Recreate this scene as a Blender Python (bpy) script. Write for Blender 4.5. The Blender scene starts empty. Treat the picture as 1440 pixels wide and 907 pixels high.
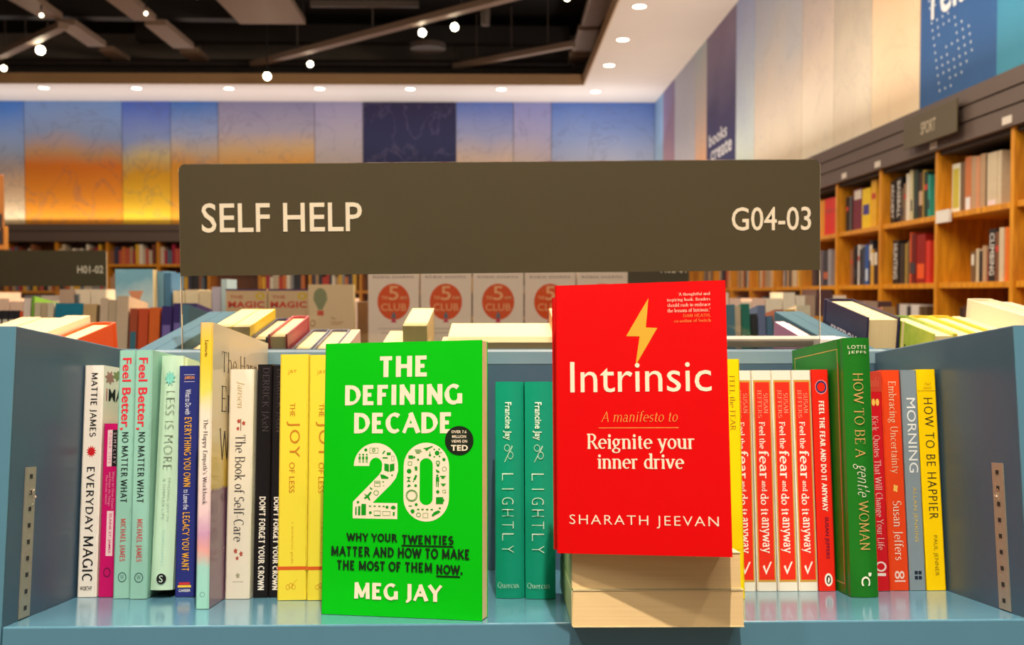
import bpy, bmesh, math, random
from mathutils import Vector, Matrix, Euler
R = math.radians
PI = math.pi
random.seed(7)
scene = bpy.context.scene
COL = scene.collection

# ------------------------------------------------------------------ camera, world, main lights
EYE = 1.35
cd = bpy.data.cameras.new('camera')
cam = bpy.data.objects.new('camera', cd); COL.objects.link(cam)
cam.location = (0, 0, EYE)
cam.rotation_euler = Euler((PI/2 - math.atan(40/1400), 0, -math.atan(20/1400)), 'XYZ')
cd.sensor_width = 36; cd.lens = 36*1400/1440
cd.clip_start = .01; cd.clip_end = 60
cd.dof.use_dof = True; cd.dof.focus_distance = .76; cd.dof.aperture_fstop = 12.5
scene.camera = cam

w = bpy.data.worlds.new('world'); scene.world = w; w.use_nodes = True
bg = w.node_tree.nodes['Background']
bg.inputs[0].default_value = (1.0, .88, .74, 1); bg.inputs[1].default_value = .24

scene.view_settings.view_transform = 'Standard'
scene.view_settings.look = 'None'
scene.view_settings.exposure = 0.0
scene.view_settings.gamma = 1.0

def area(name, loc, rot, sx, sy, power, col):
    l = bpy.data.lights.new(name, 'AREA'); l.shape = 'RECTANGLE'; l.size = sx; l.size_y = sy
    l.energy = power; l.color = col
    o = bpy.data.objects.new(name, l); COL.objects.link(o); o.location = loc; o.rotation_euler = rot
    return o
def spot(name, loc, target, power, col, size=R(60), rad=.03):
    l = bpy.data.lights.new(name, 'SPOT'); l.energy = power; l.color = col; l.spot_size = size
    l.spot_blend = .6; l.shadow_soft_size = rad
    o = bpy.data.objects.new(name, l); COL.objects.link(o); o.location = loc
    o.rotation_euler = (Vector(target)-Vector(loc)).to_track_quat('-Z', 'Y').to_euler()
    return o
WARM = (1.0, .86, .68)
# track spot above the front shelf (crisp shadow under the red book); side spots and overhead areas are added fill
spot('track_spot_key', (.06, .10, 3.3), (.04, .78, 1.2), 285, (1, .90, .76), R(50), .02)
spot('fill_spot_right', (1.1, .1, 3.3), (.15, .8, 1.2), 45, (1, .90, .76), R(50), .08)  # added fill from the right, brightens the green book's page edges
spot('fill_spot_left', (-1.0, .0, 3.3), (-.1, .8, 1.2), 90, (1, .90, .76), R(50), .06)  # unseen fill from the left, lightens the shadow beside the green book
area('fill_area_front', (0, -.9, 3.6), (R(28), 0, 0), 3.0, 1.2, 26, (1, .92, .80))  # added soft fill above and behind the camera, no fixture there
area('fill_area_middle', (-.6, 2.6, 3.7), (0, 0, 0), 3.4, 2.2, 190, WARM)  # added overhead fill, brightens the face-out books beyond
area('fill_area_far', (-2.2, 7.2, 3.7), (0, 0, 0), 5.0, 3.0, 170, WARM)  # added overhead fill for the far part of the shop
area('bookcase_wash', (.7, 5.4, 3.5), (0, R(48), 0), .4, 6.0, 135, (1, .82, .58))
# cove strips washing mural and soffit; right one set off its cornice for evenness
area('cove_strip_right', (1.52, 7.3, 2.26), (0, R(176), 0), .25, 10.4, 46, (1, .92, .82))
area('cove_strip_back', (-3.1, 12.46, 2.24), (R(-166), 0, 0), 10.0, .16, 31, (1, .95, .90))
area('fill_area_back', (-3.1, 11.9, 3.2), (R(160), 0, 0), 10.0, .5, 20, (.86, .9, 1))  # added area hanging in mid-air, brightens the far mural and soffit

# ------------------------------------------------------------------ materials
def lin(c):
    return tuple(((v/255)/12.92 if v/255 <= .04045 else ((v/255+.055)/1.055)**2.4) for v in c[:3]) + (1,)
MATS = {}
def base(name):
    m = bpy.data.materials.new(name); m.use_nodes = True
    return m, m.node_tree.nodes, m.node_tree.links, m.node_tree.nodes['Principled BSDF']
def mat(rgb, rough=.45, var=.06, scale=60, spec=.5, metal=0, kind='paint', coat=0):
    key = (tuple(rgb), rough, var, scale, spec, metal, kind, coat)
    if key in MATS: return MATS[key]
    m, N, L, p = base('%s_%d_%d_%d' % ((kind,)+tuple(int(v) for v in rgb)))
    tc = N.new('ShaderNodeTexCoord'); nz = N.new('ShaderNodeTexNoise'); nz.inputs['Scale'].default_value = scale
    nz.inputs['Detail'].default_value = 4
    L.new(tc.outputs['Object'], nz.inputs['Vector'])
    mx = N.new('ShaderNodeMix'); mx.data_type = 'RGBA'
    c = lin(rgb); mx.inputs['A'].default_value = tuple(v*(1-var) for v in c[:3])+(1,)
    mx.inputs['B'].default_value = tuple(min(1, v*(1+var)) for v in c[:3])+(1,)
    L.new(nz.outputs['Fac'], mx.inputs['Factor']); L.new(mx.outputs['Result'], p.inputs['Base Color'])
    p.inputs['Roughness'].default_value = rough; p.inputs['Specular IOR Level'].default_value = spec
    p.inputs['Metallic'].default_value = metal; p.inputs['Coat Weight'].default_value = coat
    p.inputs['Coat Roughness'].default_value = .12
    MATS[key] = m; return m
def ink(rgb): return mat(rgb, .6, .02, 200, .2, kind='ink')
def page_mat(rgb=(246, 222, 176), axis=0):
    key = ('page', tuple(rgb), axis)
    if key in MATS: return MATS[key]
    m, N, L, p = base('page_edges')
    tc = N.new('ShaderNodeTexCoord'); mp = N.new('ShaderNodeMapping')
    s = [6, 6, 6]; s[axis] = 1500; mp.inputs['Scale'].default_value = s
    nz = N.new('ShaderNodeTexNoise'); nz.inputs['Scale'].default_value = 1; nz.inputs['Detail'].default_value = 3
    L.new(tc.outputs['Object'], mp.inputs[0]); L.new(mp.outputs[0], nz.inputs['Vector'])
    r = N.new('ShaderNodeValToRGB'); c = lin(rgb)
    r.color_ramp.elements[0].position = .3; r.color_ramp.elements[0].color = (c[0]*.93, c[1]*.91, c[2]*.88, 1)
    r.color_ramp.elements[1].position = .6; r.color_ramp.elements[1].color = c
    L.new(nz.outputs['Fac'], r.inputs[0]); L.new(r.outputs[0], p.inputs['Base Color'])
    b = N.new('ShaderNodeBump'); b.inputs['Strength'].default_value = .15; b.inputs['Distance'].default_value = .0005
    L.new(nz.outputs['Fac'], b.inputs['Height']); L.new(b.outputs[0], p.inputs['Normal'])
    p.inputs['Roughness'].default_value = .8; p.inputs['Specular IOR Level'].default_value = .2
    MATS[key] = m; return m
def ramp_mat(name, stops, axis, lo, hi, rough=.45, warp=0., nscale=6, dirt=None, dscale=8, dots=0, dstr=.34):
    """print whose colours run along one axis of the object (a printed gradient), with noise warp and drawn scribbles"""
    m, N, L, p = base(name)
    tc = N.new('ShaderNodeTexCoord'); sp = N.new('ShaderNodeSeparateXYZ'); L.new(tc.outputs['Object'], sp.inputs[0])
    mr = N.new('ShaderNodeMapRange'); mr.inputs[1].default_value = lo; mr.inputs[2].default_value = hi
    L.new(sp.outputs[axis], mr.inputs[0])
    nz = N.new('ShaderNodeTexNoise'); nz.inputs['Scale'].default_value = nscale; nz.inputs['Detail'].default_value = 5
    L.new(tc.outputs['Object'], nz.inputs['Vector'])
    ma = N.new('ShaderNodeMath'); ma.operation = 'MULTIPLY_ADD'; ma.inputs[1].default_value = warp; ma.inputs[2].default_value = -warp/2
    L.new(nz.outputs['Fac'], ma.inputs[0])
    ad = N.new('ShaderNodeMath'); ad.operation = 'ADD'; L.new(ma.outputs[0], ad.inputs[0]); L.new(mr.outputs[0], ad.inputs[1])
    r = N.new('ShaderNodeValToRGB'); L.new(ad.outputs[0], r.inputs[0])
    e = r.color_ramp.elements
    while len(e) < len(stops): e.new(.5)
    for q, (t, c) in zip(e, sorted(stops)): q.position = t; q.color = lin(c)
    out = r.outputs[0]
    if dirt:
        n2 = N.new('ShaderNodeTexNoise'); n2.inputs['Scale'].default_value = dscale; n2.inputs['Detail'].default_value = 8
        n2.inputs['Distortion'].default_value = 1.2; L.new(tc.outputs['Object'], n2.inputs['Vector'])
        # thin contour lines of the noise read as pencil drawing
        a = N.new('ShaderNodeMath'); a.operation = 'SUBTRACT'; a.inputs[1].default_value = .52; L.new(n2.outputs['Fac'], a.inputs[0])
        b = N.new('ShaderNodeMath'); b.operation = 'ABSOLUTE'; L.new(a.outputs[0], b.inputs[0])
        c = N.new('ShaderNodeMapRange'); c.inputs[1].default_value = .0; c.inputs[2].default_value = .022
        c.inputs[3].default_value = dstr; c.inputs[4].default_value = 0; L.new(b.outputs[0], c.inputs[0])
        mx = N.new('ShaderNodeMix'); mx.data_type = 'RGBA'; mx.inputs['B'].default_value = lin(dirt)
        L.new(c.outputs[0], mx.inputs['Factor']); L.new(out, mx.inputs['A']); out = mx.outputs['Result']
    if dots:
        v = N.new('ShaderNodeTexVoronoi'); v.inputs['Scale'].default_value = dots; v.inputs['Randomness'].default_value = .0
        L.new(tc.outputs['Object'], v.inputs['Vector'])
        c = N.new('ShaderNodeMapRange'); c.inputs[1].default_value = .12; c.inputs[2].default_value = .3
        c.inputs[3].default_value = .25; c.inputs[4].default_value = 0; L.new(v.outputs['Distance'], c.inputs[0])
        mx = N.new('ShaderNodeMix'); mx.data_type = 'RGBA'; mx.inputs['B'].default_value = lin((90, 95, 120))
        L.new(c.outputs[0], mx.inputs['Factor']); L.new(out, mx.inputs['A']); out = mx.outputs['Result']
    L.new(out, p.inputs['Base Color']); p.inputs['Roughness'].default_value = rough
    return m
def wood_mat(rgb=(214, 140, 38)):
    key = ('wood',)+tuple(rgb)
    if key in MATS: return MATS[key]
    m, N, L, p = base('oak_veneer')
    tc = N.new('ShaderNodeTexCoord'); mp = N.new('ShaderNodeMapping'); mp.inputs['Scale'].default_value = (14, 14, 2.2)
    nz = N.new('ShaderNodeTexNoise'); nz.inputs['Scale'].default_value = 3; nz.inputs['Detail'].default_value = 6; nz.inputs['Distortion'].default_value = .6
    L.new(tc.outputs['Object'], mp.inputs[0]); L.new(mp.outputs[0], nz.inputs['Vector'])
    r = N.new('ShaderNodeValToRGB'); c = lin(rgb)
    r.color_ramp.elements[0].position = .35; r.color_ramp.elements[0].color = (c[0]*.72, c[1]*.62, c[2]*.5, 1)
    r.color_ramp.elements[1].position = .65; r.color_ramp.elements[1].color = c
    L.new(nz.outputs['Fac'], r.inputs[0]); L.new(r.outputs[0], p.inputs['Base Color']); p.inputs['Roughness'].default_value = .42
    MATS[key] = m; return m
def emit_mat(rgb, s):
    key = ('emit', rgb, s)
    if key in MATS: return MATS[key]
    m, N, L, p = base('lamp_glow'); p.inputs['Base Color'].default_value = lin(rgb)
    p.inputs['Emission Color'].default_value = lin(rgb); p.inputs['Emission Strength'].default_value = s
    MATS[key] = m; return m
def acrylic_mat():
    m, N, L, p = base('clear_acrylic')
    tr = N.new('ShaderNodeBsdfTransparent'); tr.inputs[0].default_value = (.97, .97, .95, 1)
    gl = N.new('ShaderNodeBsdfGlossy'); gl.inputs['Roughness'].default_value = .05; gl.inputs[0].default_value = (1, .97, .92, 1)
    fr = N.new('ShaderNodeFresnel'); fr.inputs[0].default_value = 1.3
    mx = N.new('ShaderNodeMixShader'); out = N['Material Output']
    L.new(fr.outputs[0], mx.inputs[0]); L.new(tr.outputs[0], mx.inputs[1]); L.new(gl.outputs[0], mx.inputs[2]); L.new(mx.outputs[0], out.inputs[0])
    return m
CREAM = (216, 190, 140)

# ------------------------------------------------------------------ mesh helpers
class MB:
    def __init__(s): s.v = []; s.f = []; s.mi = []
    def add(s, v, f, mi=0):
        n = len(s.v); s.v += [tuple(p) for p in v]; s.f += [tuple(i+n for i in q) for q in f]; s.mi += [mi]*len(f)
        return s
    def box(s, x0, x1, y0, y1, z0, z1, mi=0):
        v = [(x, y, z) for z in (z0, z1) for y in (y0, y1) for x in (x0, x1)]
        return s.add(v, [(0, 2, 3, 1), (4, 5, 7, 6), (0, 1, 5, 4), (2, 6, 7, 3), (0, 4, 6, 2), (1, 3, 7, 5)], mi)
    def prism(s, poly, a0, a1, axis=2, mi=0):
        n = len(poly)
        def P(p, a):
            if axis == 2: return (p[0], p[1], a)
            if axis == 1: return (p[0], a, p[1])
            return (a, p[0], p[1])
        v = [P(p, a0) for p in poly]+[P(p, a1) for p in poly]
        f = [tuple(range(n))[::-1], tuple(range(n, 2*n))]+[(i, (i+1) % n, (i+1) % n+n, i+n) for i in range(n)]
        return s.add(v, f, mi)
    def cyl(s, c, r0, r1, h, axis=2, n=20, mi=0):
        v = []
        for k, r in ((0, r0), (h, r1)):
            for i in range(n):
                a = 2*PI*i/n; p = [0, 0, 0]; p[axis] = k; p[(axis+1) % 3] = r*math.cos(a); p[(axis+2) % 3] = r*math.sin(a)
                v.append((p[0]+c[0], p[1]+c[1], p[2]+c[2]))
        f = [tuple(range(n))[::-1], tuple(range(n, 2*n))]+[(i, (i+1) % n, (i+1) % n+n, i+n) for i in range(n)]
        return s.add(v, f, mi)
    def bar(s, a, b, wd, ht, mi=0):
        a, b = Vector(a), Vector(b); d = (b-a).normalized(); sd = d.cross(Vector((0, 0, 1))).normalized()*wd/2; up = Vector((0, 0, ht/2))
        v = [p+x*sd+y*up for p in (a, b) for x, y in ((-1, -1), (1, -1), (1, 1), (-1, 1))]
        return s.add(v, [(0, 3, 2, 1), (4, 5, 6, 7), (0, 1, 5, 4), (1, 2, 6, 5), (2, 3, 7, 6), (3, 0, 4, 7)], mi)
    def mesh(s, name, mats):
        me = bpy.data.meshes.new(name); me.from_pydata(s.v, [], s.f)
        for m in (mats if isinstance(mats, (list, tuple)) else [mats]): me.materials.append(m)
        for p, i in zip(me.polygons, s.mi): p.material_index = i
        bm = bmesh.new(); bm.from_mesh(me); bmesh.ops.recalc_face_normals(bm, faces=bm.faces); bm.to_mesh(me); bm.free()
        return me
    def build(s, name, mats, parent=None, bevel=0, loc=None, rot=None):
        return link(name, s.mesh(name, mats), parent, bevel, loc, rot)
def link(name, me, parent=None, bevel=0, loc=None, rot=None):
    o = bpy.data.objects.new(name, me); COL.objects.link(o)
    if parent: o.parent = parent
    if loc: o.location = loc
    if rot: o.rotation_euler = rot
    if bevel:
        b = o.modifiers.new('bevel', 'BEVEL'); b.width = bevel; b.segments = 2; b.limit_method = 'ANGLE'
    return o
def tag(o, label, cat, group=None, kind=None):
    o['label'] = label; o['category'] = cat
    if group: o['group'] = group
    if kind: o['kind'] = kind
    return o
def struct(o): o['kind'] = 'structure'; return o
def thing(name, label, cat, M=None, group=None):
    o = bpy.data.objects.new(name, None); COL.objects.link(o); o.empty_display_size = .02
    if M is not None: o.matrix_world = M
    return tag(o, label, cat, group)
def T(x, y, z): return Matrix.Translation((x, y, z))
def RX(a): return Matrix.Rotation(a, 4, 'X')
def RY(a): return Matrix.Rotation(a, 4, 'Y')
def RZ(a): return Matrix.Rotation(a, 4, 'Z')

# ------------------------------------------------------------------ lettering
G = {
'a': (45, "A 20 34 13 12 165 0;L 33 34 33 6 37 0 43 3;A 19 13 14 13 40 350"), 'b': (50, "L 10 72 10 2;A 25 23 17 23 0 360;S 7 72"),
'c': (43, "A 24 23 18 23 50 310"), 'd': (50, "L 40 72 40 0;A 24 23 17 23 0 360;S 37 72;S 43 0"),
'e': (45, "A 23 23 18 23 0 310;L 6 25 40 25"), 'f': (30, "L 13 0 13 58;A 24 58 11 14 180 40;L 3 45 27 45;S 13 0"),
'g': (47, "A 20 30 14 16 0 360;L 30 42 44 44;A 20 -10 18 11 0 360;L 14 15 12 4 28 1"),
'h': (52, "L 10 0 10 72;A 25 30 15 16 180 0;L 40 30 40 0;S 10 0;S 40 0;S 7 72"), 'i': (24, "L 12 0 12 45;S 12 0;S 9 45;D 12 62"),
'j': (24, "L 13 45 13 -10;A 5 -10 8 10 0 -120;D 13 62;S 10 45"), 'k': (50, "L 10 0 10 72;L 38 46 12 20;L 20 28 42 0;S 10 0;S 42 0;S 38 46;S 7 72"),
'l': (24, "L 12 0 12 72;S 12 0;S 9 72"), 'm': (78, "L 10 0 10 46;A 24 30 14 16 180 0;L 38 30 38 0;A 53 30 14 16 180 0;L 67 30 67 0;S 10 0;S 38 0;S 67 0;S 7 45"),
'n': (52, "L 10 0 10 46;A 25 30 15 16 180 0;L 40 30 40 0;S 10 0;S 40 0;S 7 45"), 'o': (47, "A 23 23 18 23 0 360"),
'p': (50, "L 10 46 10 -22;A 25 23 17 23 0 360;S 10 -22;S 7 45"), 'q': (50, "L 40 46 40 -22;A 24 23 17 23 0 360;S 40 -22"),
'r': (36, "L 11 0 11 46;A 24 30 13 16 180 50;S 11 0;S 8 45"), 's': (37, "A 18 34 11 12 30 270;A 18 12 12 12 90 -150"),
't': (30, "L 13 60 13 10;A 22 10 9 10 180 300;L 3 45 26 45"), 'u': (52, "L 10 45 10 16;A 25 16 15 16 180 360;L 40 45 40 0;S 7 45;S 37 45;S 43 0"),
'v': (47, "L 6 45 23 0 40 45;S 6 45;S 40 45"), 'w': (70, "L 6 45 20 0 35 42 50 0 64 45;S 6 45;S 64 45"),
'x': (46, "L 6 45 39 0;L 39 45 6 0;S 6 45;S 39 45;S 6 0;S 39 0"), 'y': (47, "L 6 45 24 0;L 40 45 20 -14 10 -22;S 6 45;S 40 45"), 'z': (42, "L 6 45 36 45 6 0 37 0"),
'A': (66, "L 6 0 33 70 60 0;L 16 24 50 24;S 6 0;S 60 0"), 'B': (58, "L 12 0 12 70;A 28 52 18 18 90 -90;A 29 17 21 17 90 -90;L 12 70 28 70;L 12 34 29 34;L 12 0 29 0;S 10 0;S 10 70"),
'C': (62, "A 34 35 27 36 50 310"), 'D': (68, "L 12 0 12 70;A 28 35 31 35 90 -90;L 10 70 28 70;L 10 0 28 0;S 10 0;S 10 70"),
'E': (54, "L 12 0 12 70;L 10 70 46 70;L 12 36 38 36;L 10 0 47 0;V 46 64;V 47 6;S 10 0;S 10 70"), 'F': (50, "L 12 0 12 70;L 10 70 46 70;L 12 36 38 36;V 46 64;S 12 0;S 10 70"),
'G': (66, "A 34 35 27 36 50 340;L 59 30 59 4;S 56 30"), 'H': (70, "L 13 0 13 70;L 57 0 57 70;L 13 36 57 36;S 13 0;S 13 70;S 57 0;S 57 70"),
'I': (28, "L 14 0 14 70;S 14 0;S 14 70"), 'J': (36, "L 22 70 22 6;A 10 6 12 16 0 -110;S 22 70"), 'K': (64, "L 13 0 13 70;L 54 70 14 28;L 26 40 56 0;S 13 0;S 13 70;S 54 70;S 56 0"),
'L': (52, "L 13 70 13 0;L 11 0 46 0;V 46 6;S 13 70;S 11 0"), 'M': (84, "L 13 0 15 70 42 8 69 70 71 0;S 13 0;S 71 0;S 13 70;S 71 70"),
'N': (70, "L 13 0 13 70 56 2 56 70;S 13 0;S 11 70;S 56 70"), 'O': (70, "A 35 35 29 36 0 360"), 'P': (54, "L 13 0 13 70;A 28 51 19 19 90 -90;L 11 70 28 70;L 13 32 28 32;S 13 0;S 11 70"),
'Q': (70, "A 35 35 29 36 0 360;L 36 6 58 -14"), 'R': (60, "L 13 0 13 70;A 28 52 18 18 90 -90;L 11 70 28 70;L 13 34 28 34;L 30 34 54 0;S 13 0;S 11 70;S 54 0"),
'S': (48, "A 24 52 16 18 30 270;A 24 17 18 18 90 -150"), 'T': (58, "L 29 0 29 70;L 5 70 53 70;V 5 64;V 53 64;S 29 0"), 'U': (68, "L 13 70 13 22;A 34 22 21 22 180 360;L 55 70 55 22;S 13 70;S 55 70"),
'V': (64, "L 6 70 32 0 58 70;S 6 70;S 58 70"), 'W': (92, "L 5 70 26 0 46 66 66 0 87 70;S 5 70;S 87 70"), 'Y': (62, "L 6 70 31 34 56 70;L 31 34 31 0;S 6 70;S 56 70;S 31 0"),
'.': (22, "D 11 3"), ',': (22, "D 11 3;L 13 2 8 -10"), "'": (18, "L 10 72 8 56"), '-': (32, "L 5 24 27 24"), ' ': (24, ""),
}
STY = {  # thick, thin, serif half width, slant
'serif': (8.5, 3, 7, 0), 'serifb': (13, 4.5, 9, 0), 'serifi': (7, 3, 3.5, .22), 'script': (5, 3, 0, .35), 'serifl': (6, 2.4, 6, 0), 'slab': (12, 8, 8, 0), 'grot': (19.5, 17, 0, 0), 'grotm': (11.5, 10.5, 0, 0)}
def stroke_text(s, sty, space=4):
    if sty[:4] == 'grot': space = 7 if sty == 'grot' else 6
    th, tn, sw, sl = STY[sty]; V = []; F = []; x0 = 0
    def poly(pts):
        if len(pts) < 2: return
        n = len(V)
        for i, p in enumerate(pts):
            a = pts[max(i-1, 0)]; b = pts[min(i+1, len(pts)-1)]
            dx, dy = b[0]-a[0], b[1]-a[1]; l = math.hypot(dx, dy) or 1; dx /= l; dy /= l
            wd = (tn+(th-tn)*abs(dy)**1.4)/2
            if abs(dx) > .3 and abs(dy) > .3 and dx*dy > 0: wd *= .72
            V.append((x0+p[0]-dy*wd, p[1]+dx*wd)); V.append((x0+p[0]+dy*wd, p[1]-dx*wd))
        for i in range(len(pts)-1): F.append((n+2*i, n+2*i+1, n+2*i+3, n+2*i+2))
    def rect(a, b, c, d):
        n = len(V); V.extend([(x0+a, b), (x0+c, b), (x0+c, d), (x0+a, d)]); F.append((n, n+1, n+2, n+3))
    for ch in s:
        adv, g = G.get(ch, G.get(ch.lower(), (30, "")))
        for cmd in g.split(';'):
            t = cmd.split()
            if not t: continue
            a = [float(q) for q in t[1:]]
            if t[0] == 'L':
                P = list(zip(a[::2], a[1::2]))
                if sty[:4] == 'grot':
                    for i in range(len(P)-1):
                        (xa, ya), (xb, yb) = P[i], P[i+1]; l = math.hypot(xb-xa, yb-ya)
                        if abs(yb-ya) < .1 : k = 0
                        elif abs(xb-xa) < .1: k = tn/2/l
                        else: k = tn*.42/l
                        poly([(xa-(xb-xa)*k, ya-(yb-ya)*k), (xb+(xb-xa)*k, yb+(yb-ya)*k)])
                    continue
                for i in range(len(P)-1): poly([P[i], P[i+1]])
            elif t[0] == 'A':
                n = 14 if abs(a[5]-a[4]) > 200 else 8
                poly([(a[0]+a[2]*math.cos(R(a[4]+(a[5]-a[4])*i/n)), a[1]+a[3]*math.sin(R(a[4]+(a[5]-a[4])*i/n))) for i in range(n+1)])
            elif t[0] == 'S' and sw: rect(a[0]-sw, a[1]-tn*.6, a[0]+sw, a[1]+tn*.6)
            elif t[0] == 'V' and sw: rect(a[0]-tn*.6, a[1]-8, a[0]+tn*.6, a[1]+8)
            elif t[0] == 'D':
                r = th*.62; n = len(V); V.extend([(x0+a[0]+r*math.cos(PI*i/4), a[1]+r*math.sin(PI*i/4)) for i in range(8)]); F.append(tuple(range(n, n+8)))
        x0 += adv+space
    V = [(x+sl*y, y) for x, y in V]
    return V, F
TC = {}
def text_geo(s, sty):
    k = (s, sty)
    if k in TC: return TC[k]
    if sty in STY: V, F = stroke_text(s, sty)
    else:
        c = bpy.data.curves.new('t', 'FONT'); c.body = s; c.resolution_u = 3
        off, sp = {'sans': (0, 1), 'bold': (.018, 1.04), 'heavy': (.034, 1.09), 'light': (-.012, 1), 'thin': (-.022, 1.1), 'wide': (0, 1.18), 'spaced': (-.012, 1.6), 'mid': (.008, 1.0), 'lw': (-.008, 1.2)}[sty]
        c.offset = off; c.space_character = sp; c.space_line = 1.0
        o = bpy.data.objects.new('t', c); me = bpy.data.meshes.new_from_object(o)
        V = [(v.co.x, v.co.y) for v in me.vertices]; F = [tuple(p.vertices) for p in me.polygons]
        bpy.data.objects.remove(o); bpy.data.meshes.remove(me)
    xs = [v[0] for v in V]; ys = [v[1] for v in V]; x0, x1, y0, y1 = min(xs), max(xs), min(ys), max(ys)
    V = [((x-x0)/(x1-x0), (y-y0)/(y1-y0 or 1)) for x, y in V]
    TC[k] = (V, F); return TC[k]
def disc(n=28, r0=0):
    o = [(.5+.5*math.cos(2*PI*i/n), .5+.5*math.sin(2*PI*i/n)) for i in range(n)]
    if not r0: return o, [tuple(range(n))]
    return o+[(.5+.5*r0*math.cos(2*PI*i/n), .5+.5*r0*math.sin(2*PI*i/n)) for i in range(n)], [(i, (i+1) % n, (i+1) % n+n, i+n) for i in range(n)]
def flower(n=8):
    o = []
    for i in range(n*4):
        a = 2*PI*i/(n*4); r = .34+.16*(1 if i % 4 in (1, 2) else 0); o.append((.5+r*math.cos(a), .5+r*math.sin(a)))
    return o, [tuple(range(len(o)))]
def print_on(parent, T_, D_, H_, items, e=.00006, hard=False):
    """flat print: items = (face, kind, data, style, rgb, a0, a1, b0, b1[, 'd']) ; a left-right, b top-down, as seen facing that face"""
    groups = {}
    lay = 0
    for it in items:
        face, kind, data, sty, rgb, a0, a1, b0, b1 = it[:9]; down = len(it) > 9 and it[9] == 'd'
        if kind == 'T': V, F = text_geo(data, sty)
        elif kind == 'R': V, F = [(0, 0), (1, 0), (1, 1), (0, 1)], [(0, 1, 2, 3)]
        elif kind == 'O': V, F = disc()
        elif kind == 'Q': V, F = disc(r0=data or .75)
        elif kind == 'F': V, F = flower(data or 8)
        elif kind == 'P': V, F = [(x, y) for x, y in data], [tuple(range(len(data)))]
        lay_e = e*(1+(1 if kind == 'T' else 0)) + e*.02*lay; lay += 1
        if kind == 'T': lay_e += e*1.0
        pts = []
        base_e = lay_e; stroke = kind == 'T' and sty in STY
        for iv, (u, v) in enumerate(V):
            if stroke: lay_e = base_e+(iv % 64)*1.0e-6
            if kind == 'P' and sty == 'abs': a, b = u, v
            elif down: a = a0+v*(a1-a0); b = b0+u*(b1-b0)
            else: a = a0+u*(a1-a0); b = b1-v*(b1-b0)
            if face == 's': p = (a*T_, -lay_e-((.0036*math.sin(PI*min(max(a, 0), 1))+.00042) if hard else 0), H_*(1-b))
            elif face == 'f': p = (T_+lay_e, a*D_, H_*(1-b))
            else: p = (-lay_e, (1-a)*D_, H_*(1-b))
            pts.append(p)
        key = (tuple(rgb), 'lettering' if kind == 'T' else 'emblem')
        groups.setdefault(key, MB()).add(pts, F)
    for (rgb, nm), mb in groups.items(): 
        me = bpy.data.meshes.new(nm); me.from_pydata(mb.v, [], mb.f); me.materials.append(ink(rgb)); link(nm, me, parent)

# ------------------------------------------------------------------ books
def book_parts(root, T_, D_, H_, cover, page=CREAM, hard=False, spine=None, items=(), rough=.32, paxis=0, edge=None):
    c = .0022 if hard else .0006; r = .0025 if hard else .0012; ov = .003 if hard else .0004
    cm = cover if isinstance(cover, bpy.types.Material) else mat(cover, rough, .03, 40, .16, kind='card')
    if hard:   # rounded spine
        n = 14; out = [(T_*i/n, -.0035*math.sin(PI*i/n)) for i in range(n+1)]
        inn = [(c+(T_-2*c)*i/n, c-.0035*math.sin(PI*i/n)) for i in range(n+1)]
        # hinge groove shows as a step in each board
        poly = out+[(T_, .006), (T_-.0012, .009), (T_, .012), (T_, D_), (T_-c, D_)]+inn[::-1]+[(c, D_), (0, D_), (0, .012), (.0012, .009), (0, .006)]
    else:
        poly = [(r, 0), (T_-r, 0), (T_, r), (T_, D_), (T_-c, D_), (T_-c, c), (c, c), (c, D_), (0, D_), (0, r)]
    # split polygon in quads strips is not needed: extrude as n-gon walls with triangulated caps
    bm = bmesh.new(); vs0 = [bm.verts.new((x, y, 0)) for x, y in poly]; vs1 = [bm.verts.new((x, y, H_)) for x, y in poly]
    n = len(poly)
    for i in range(n): bm.faces.new((vs0[i], vs0[(i+1) % n], vs1[(i+1) % n], vs1[i]))
    f0 = bm.faces.new(vs0[::-1]); f1 = bm.faces.new(vs1)
    bm.normal_update(); bmesh.ops.triangulate(bm, faces=[f0, f1]); bmesh.ops.recalc_face_normals(bm, faces=bm.faces)
    me = bpy.data.meshes.new('cover'); me.materials.append(cm)
    if spine is not None:
        me.materials.append(spine if isinstance(spine, bpy.types.Material) else mat(spine, rough, .03, 40, .5, kind='card'))
    bm.to_mesh(me); bm.free()
    if spine is not None:
        for p in me.polygons:
            if p.center.y < r*.9 and p.normal.y < -.3: p.material_index = 1
    link('cover', me, root)
    MB().box(c, T_-c, c, D_-ov, ov, H_-ov).build('pages', page_mat(page, paxis), root)
    if items: print_on(root, T_, D_, H_, items, hard=hard)
def book(label, M, T_, D_, H_, cover, group=None, name='book', **k):
    root = thing(name, label, 'book', M, group)
    book_parts(root, T_, D_, H_, cover, **k)
    return root
SB = {}
FAR = {'v': [], 'f': [], 'mi': [], 'mats': {}}
def far_book(M, T_, D_, H_, rgb, page=(236, 220, 190)):
    def slot(m):
        return FAR['mats'].setdefault(m, len(FAR['mats']))
    c = .0012
    for bx_, m in (((0, T_, 0, D_-.004, 0, H_), mat(rgb, .45, .12, 30, .4, kind='card')), ((c, T_-c, .004, D_, .001, H_-.003), page_mat(page))):
        mb = MB().box(*bx_); n = len(FAR['v'])
        FAR['v'] += [tuple(M @ Vector(p)) for p in mb.v]; FAR['f'] += [tuple(i+n for i in f) for f in mb.f]; FAR['mi'] += [slot(m)]*len(mb.f)
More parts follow.
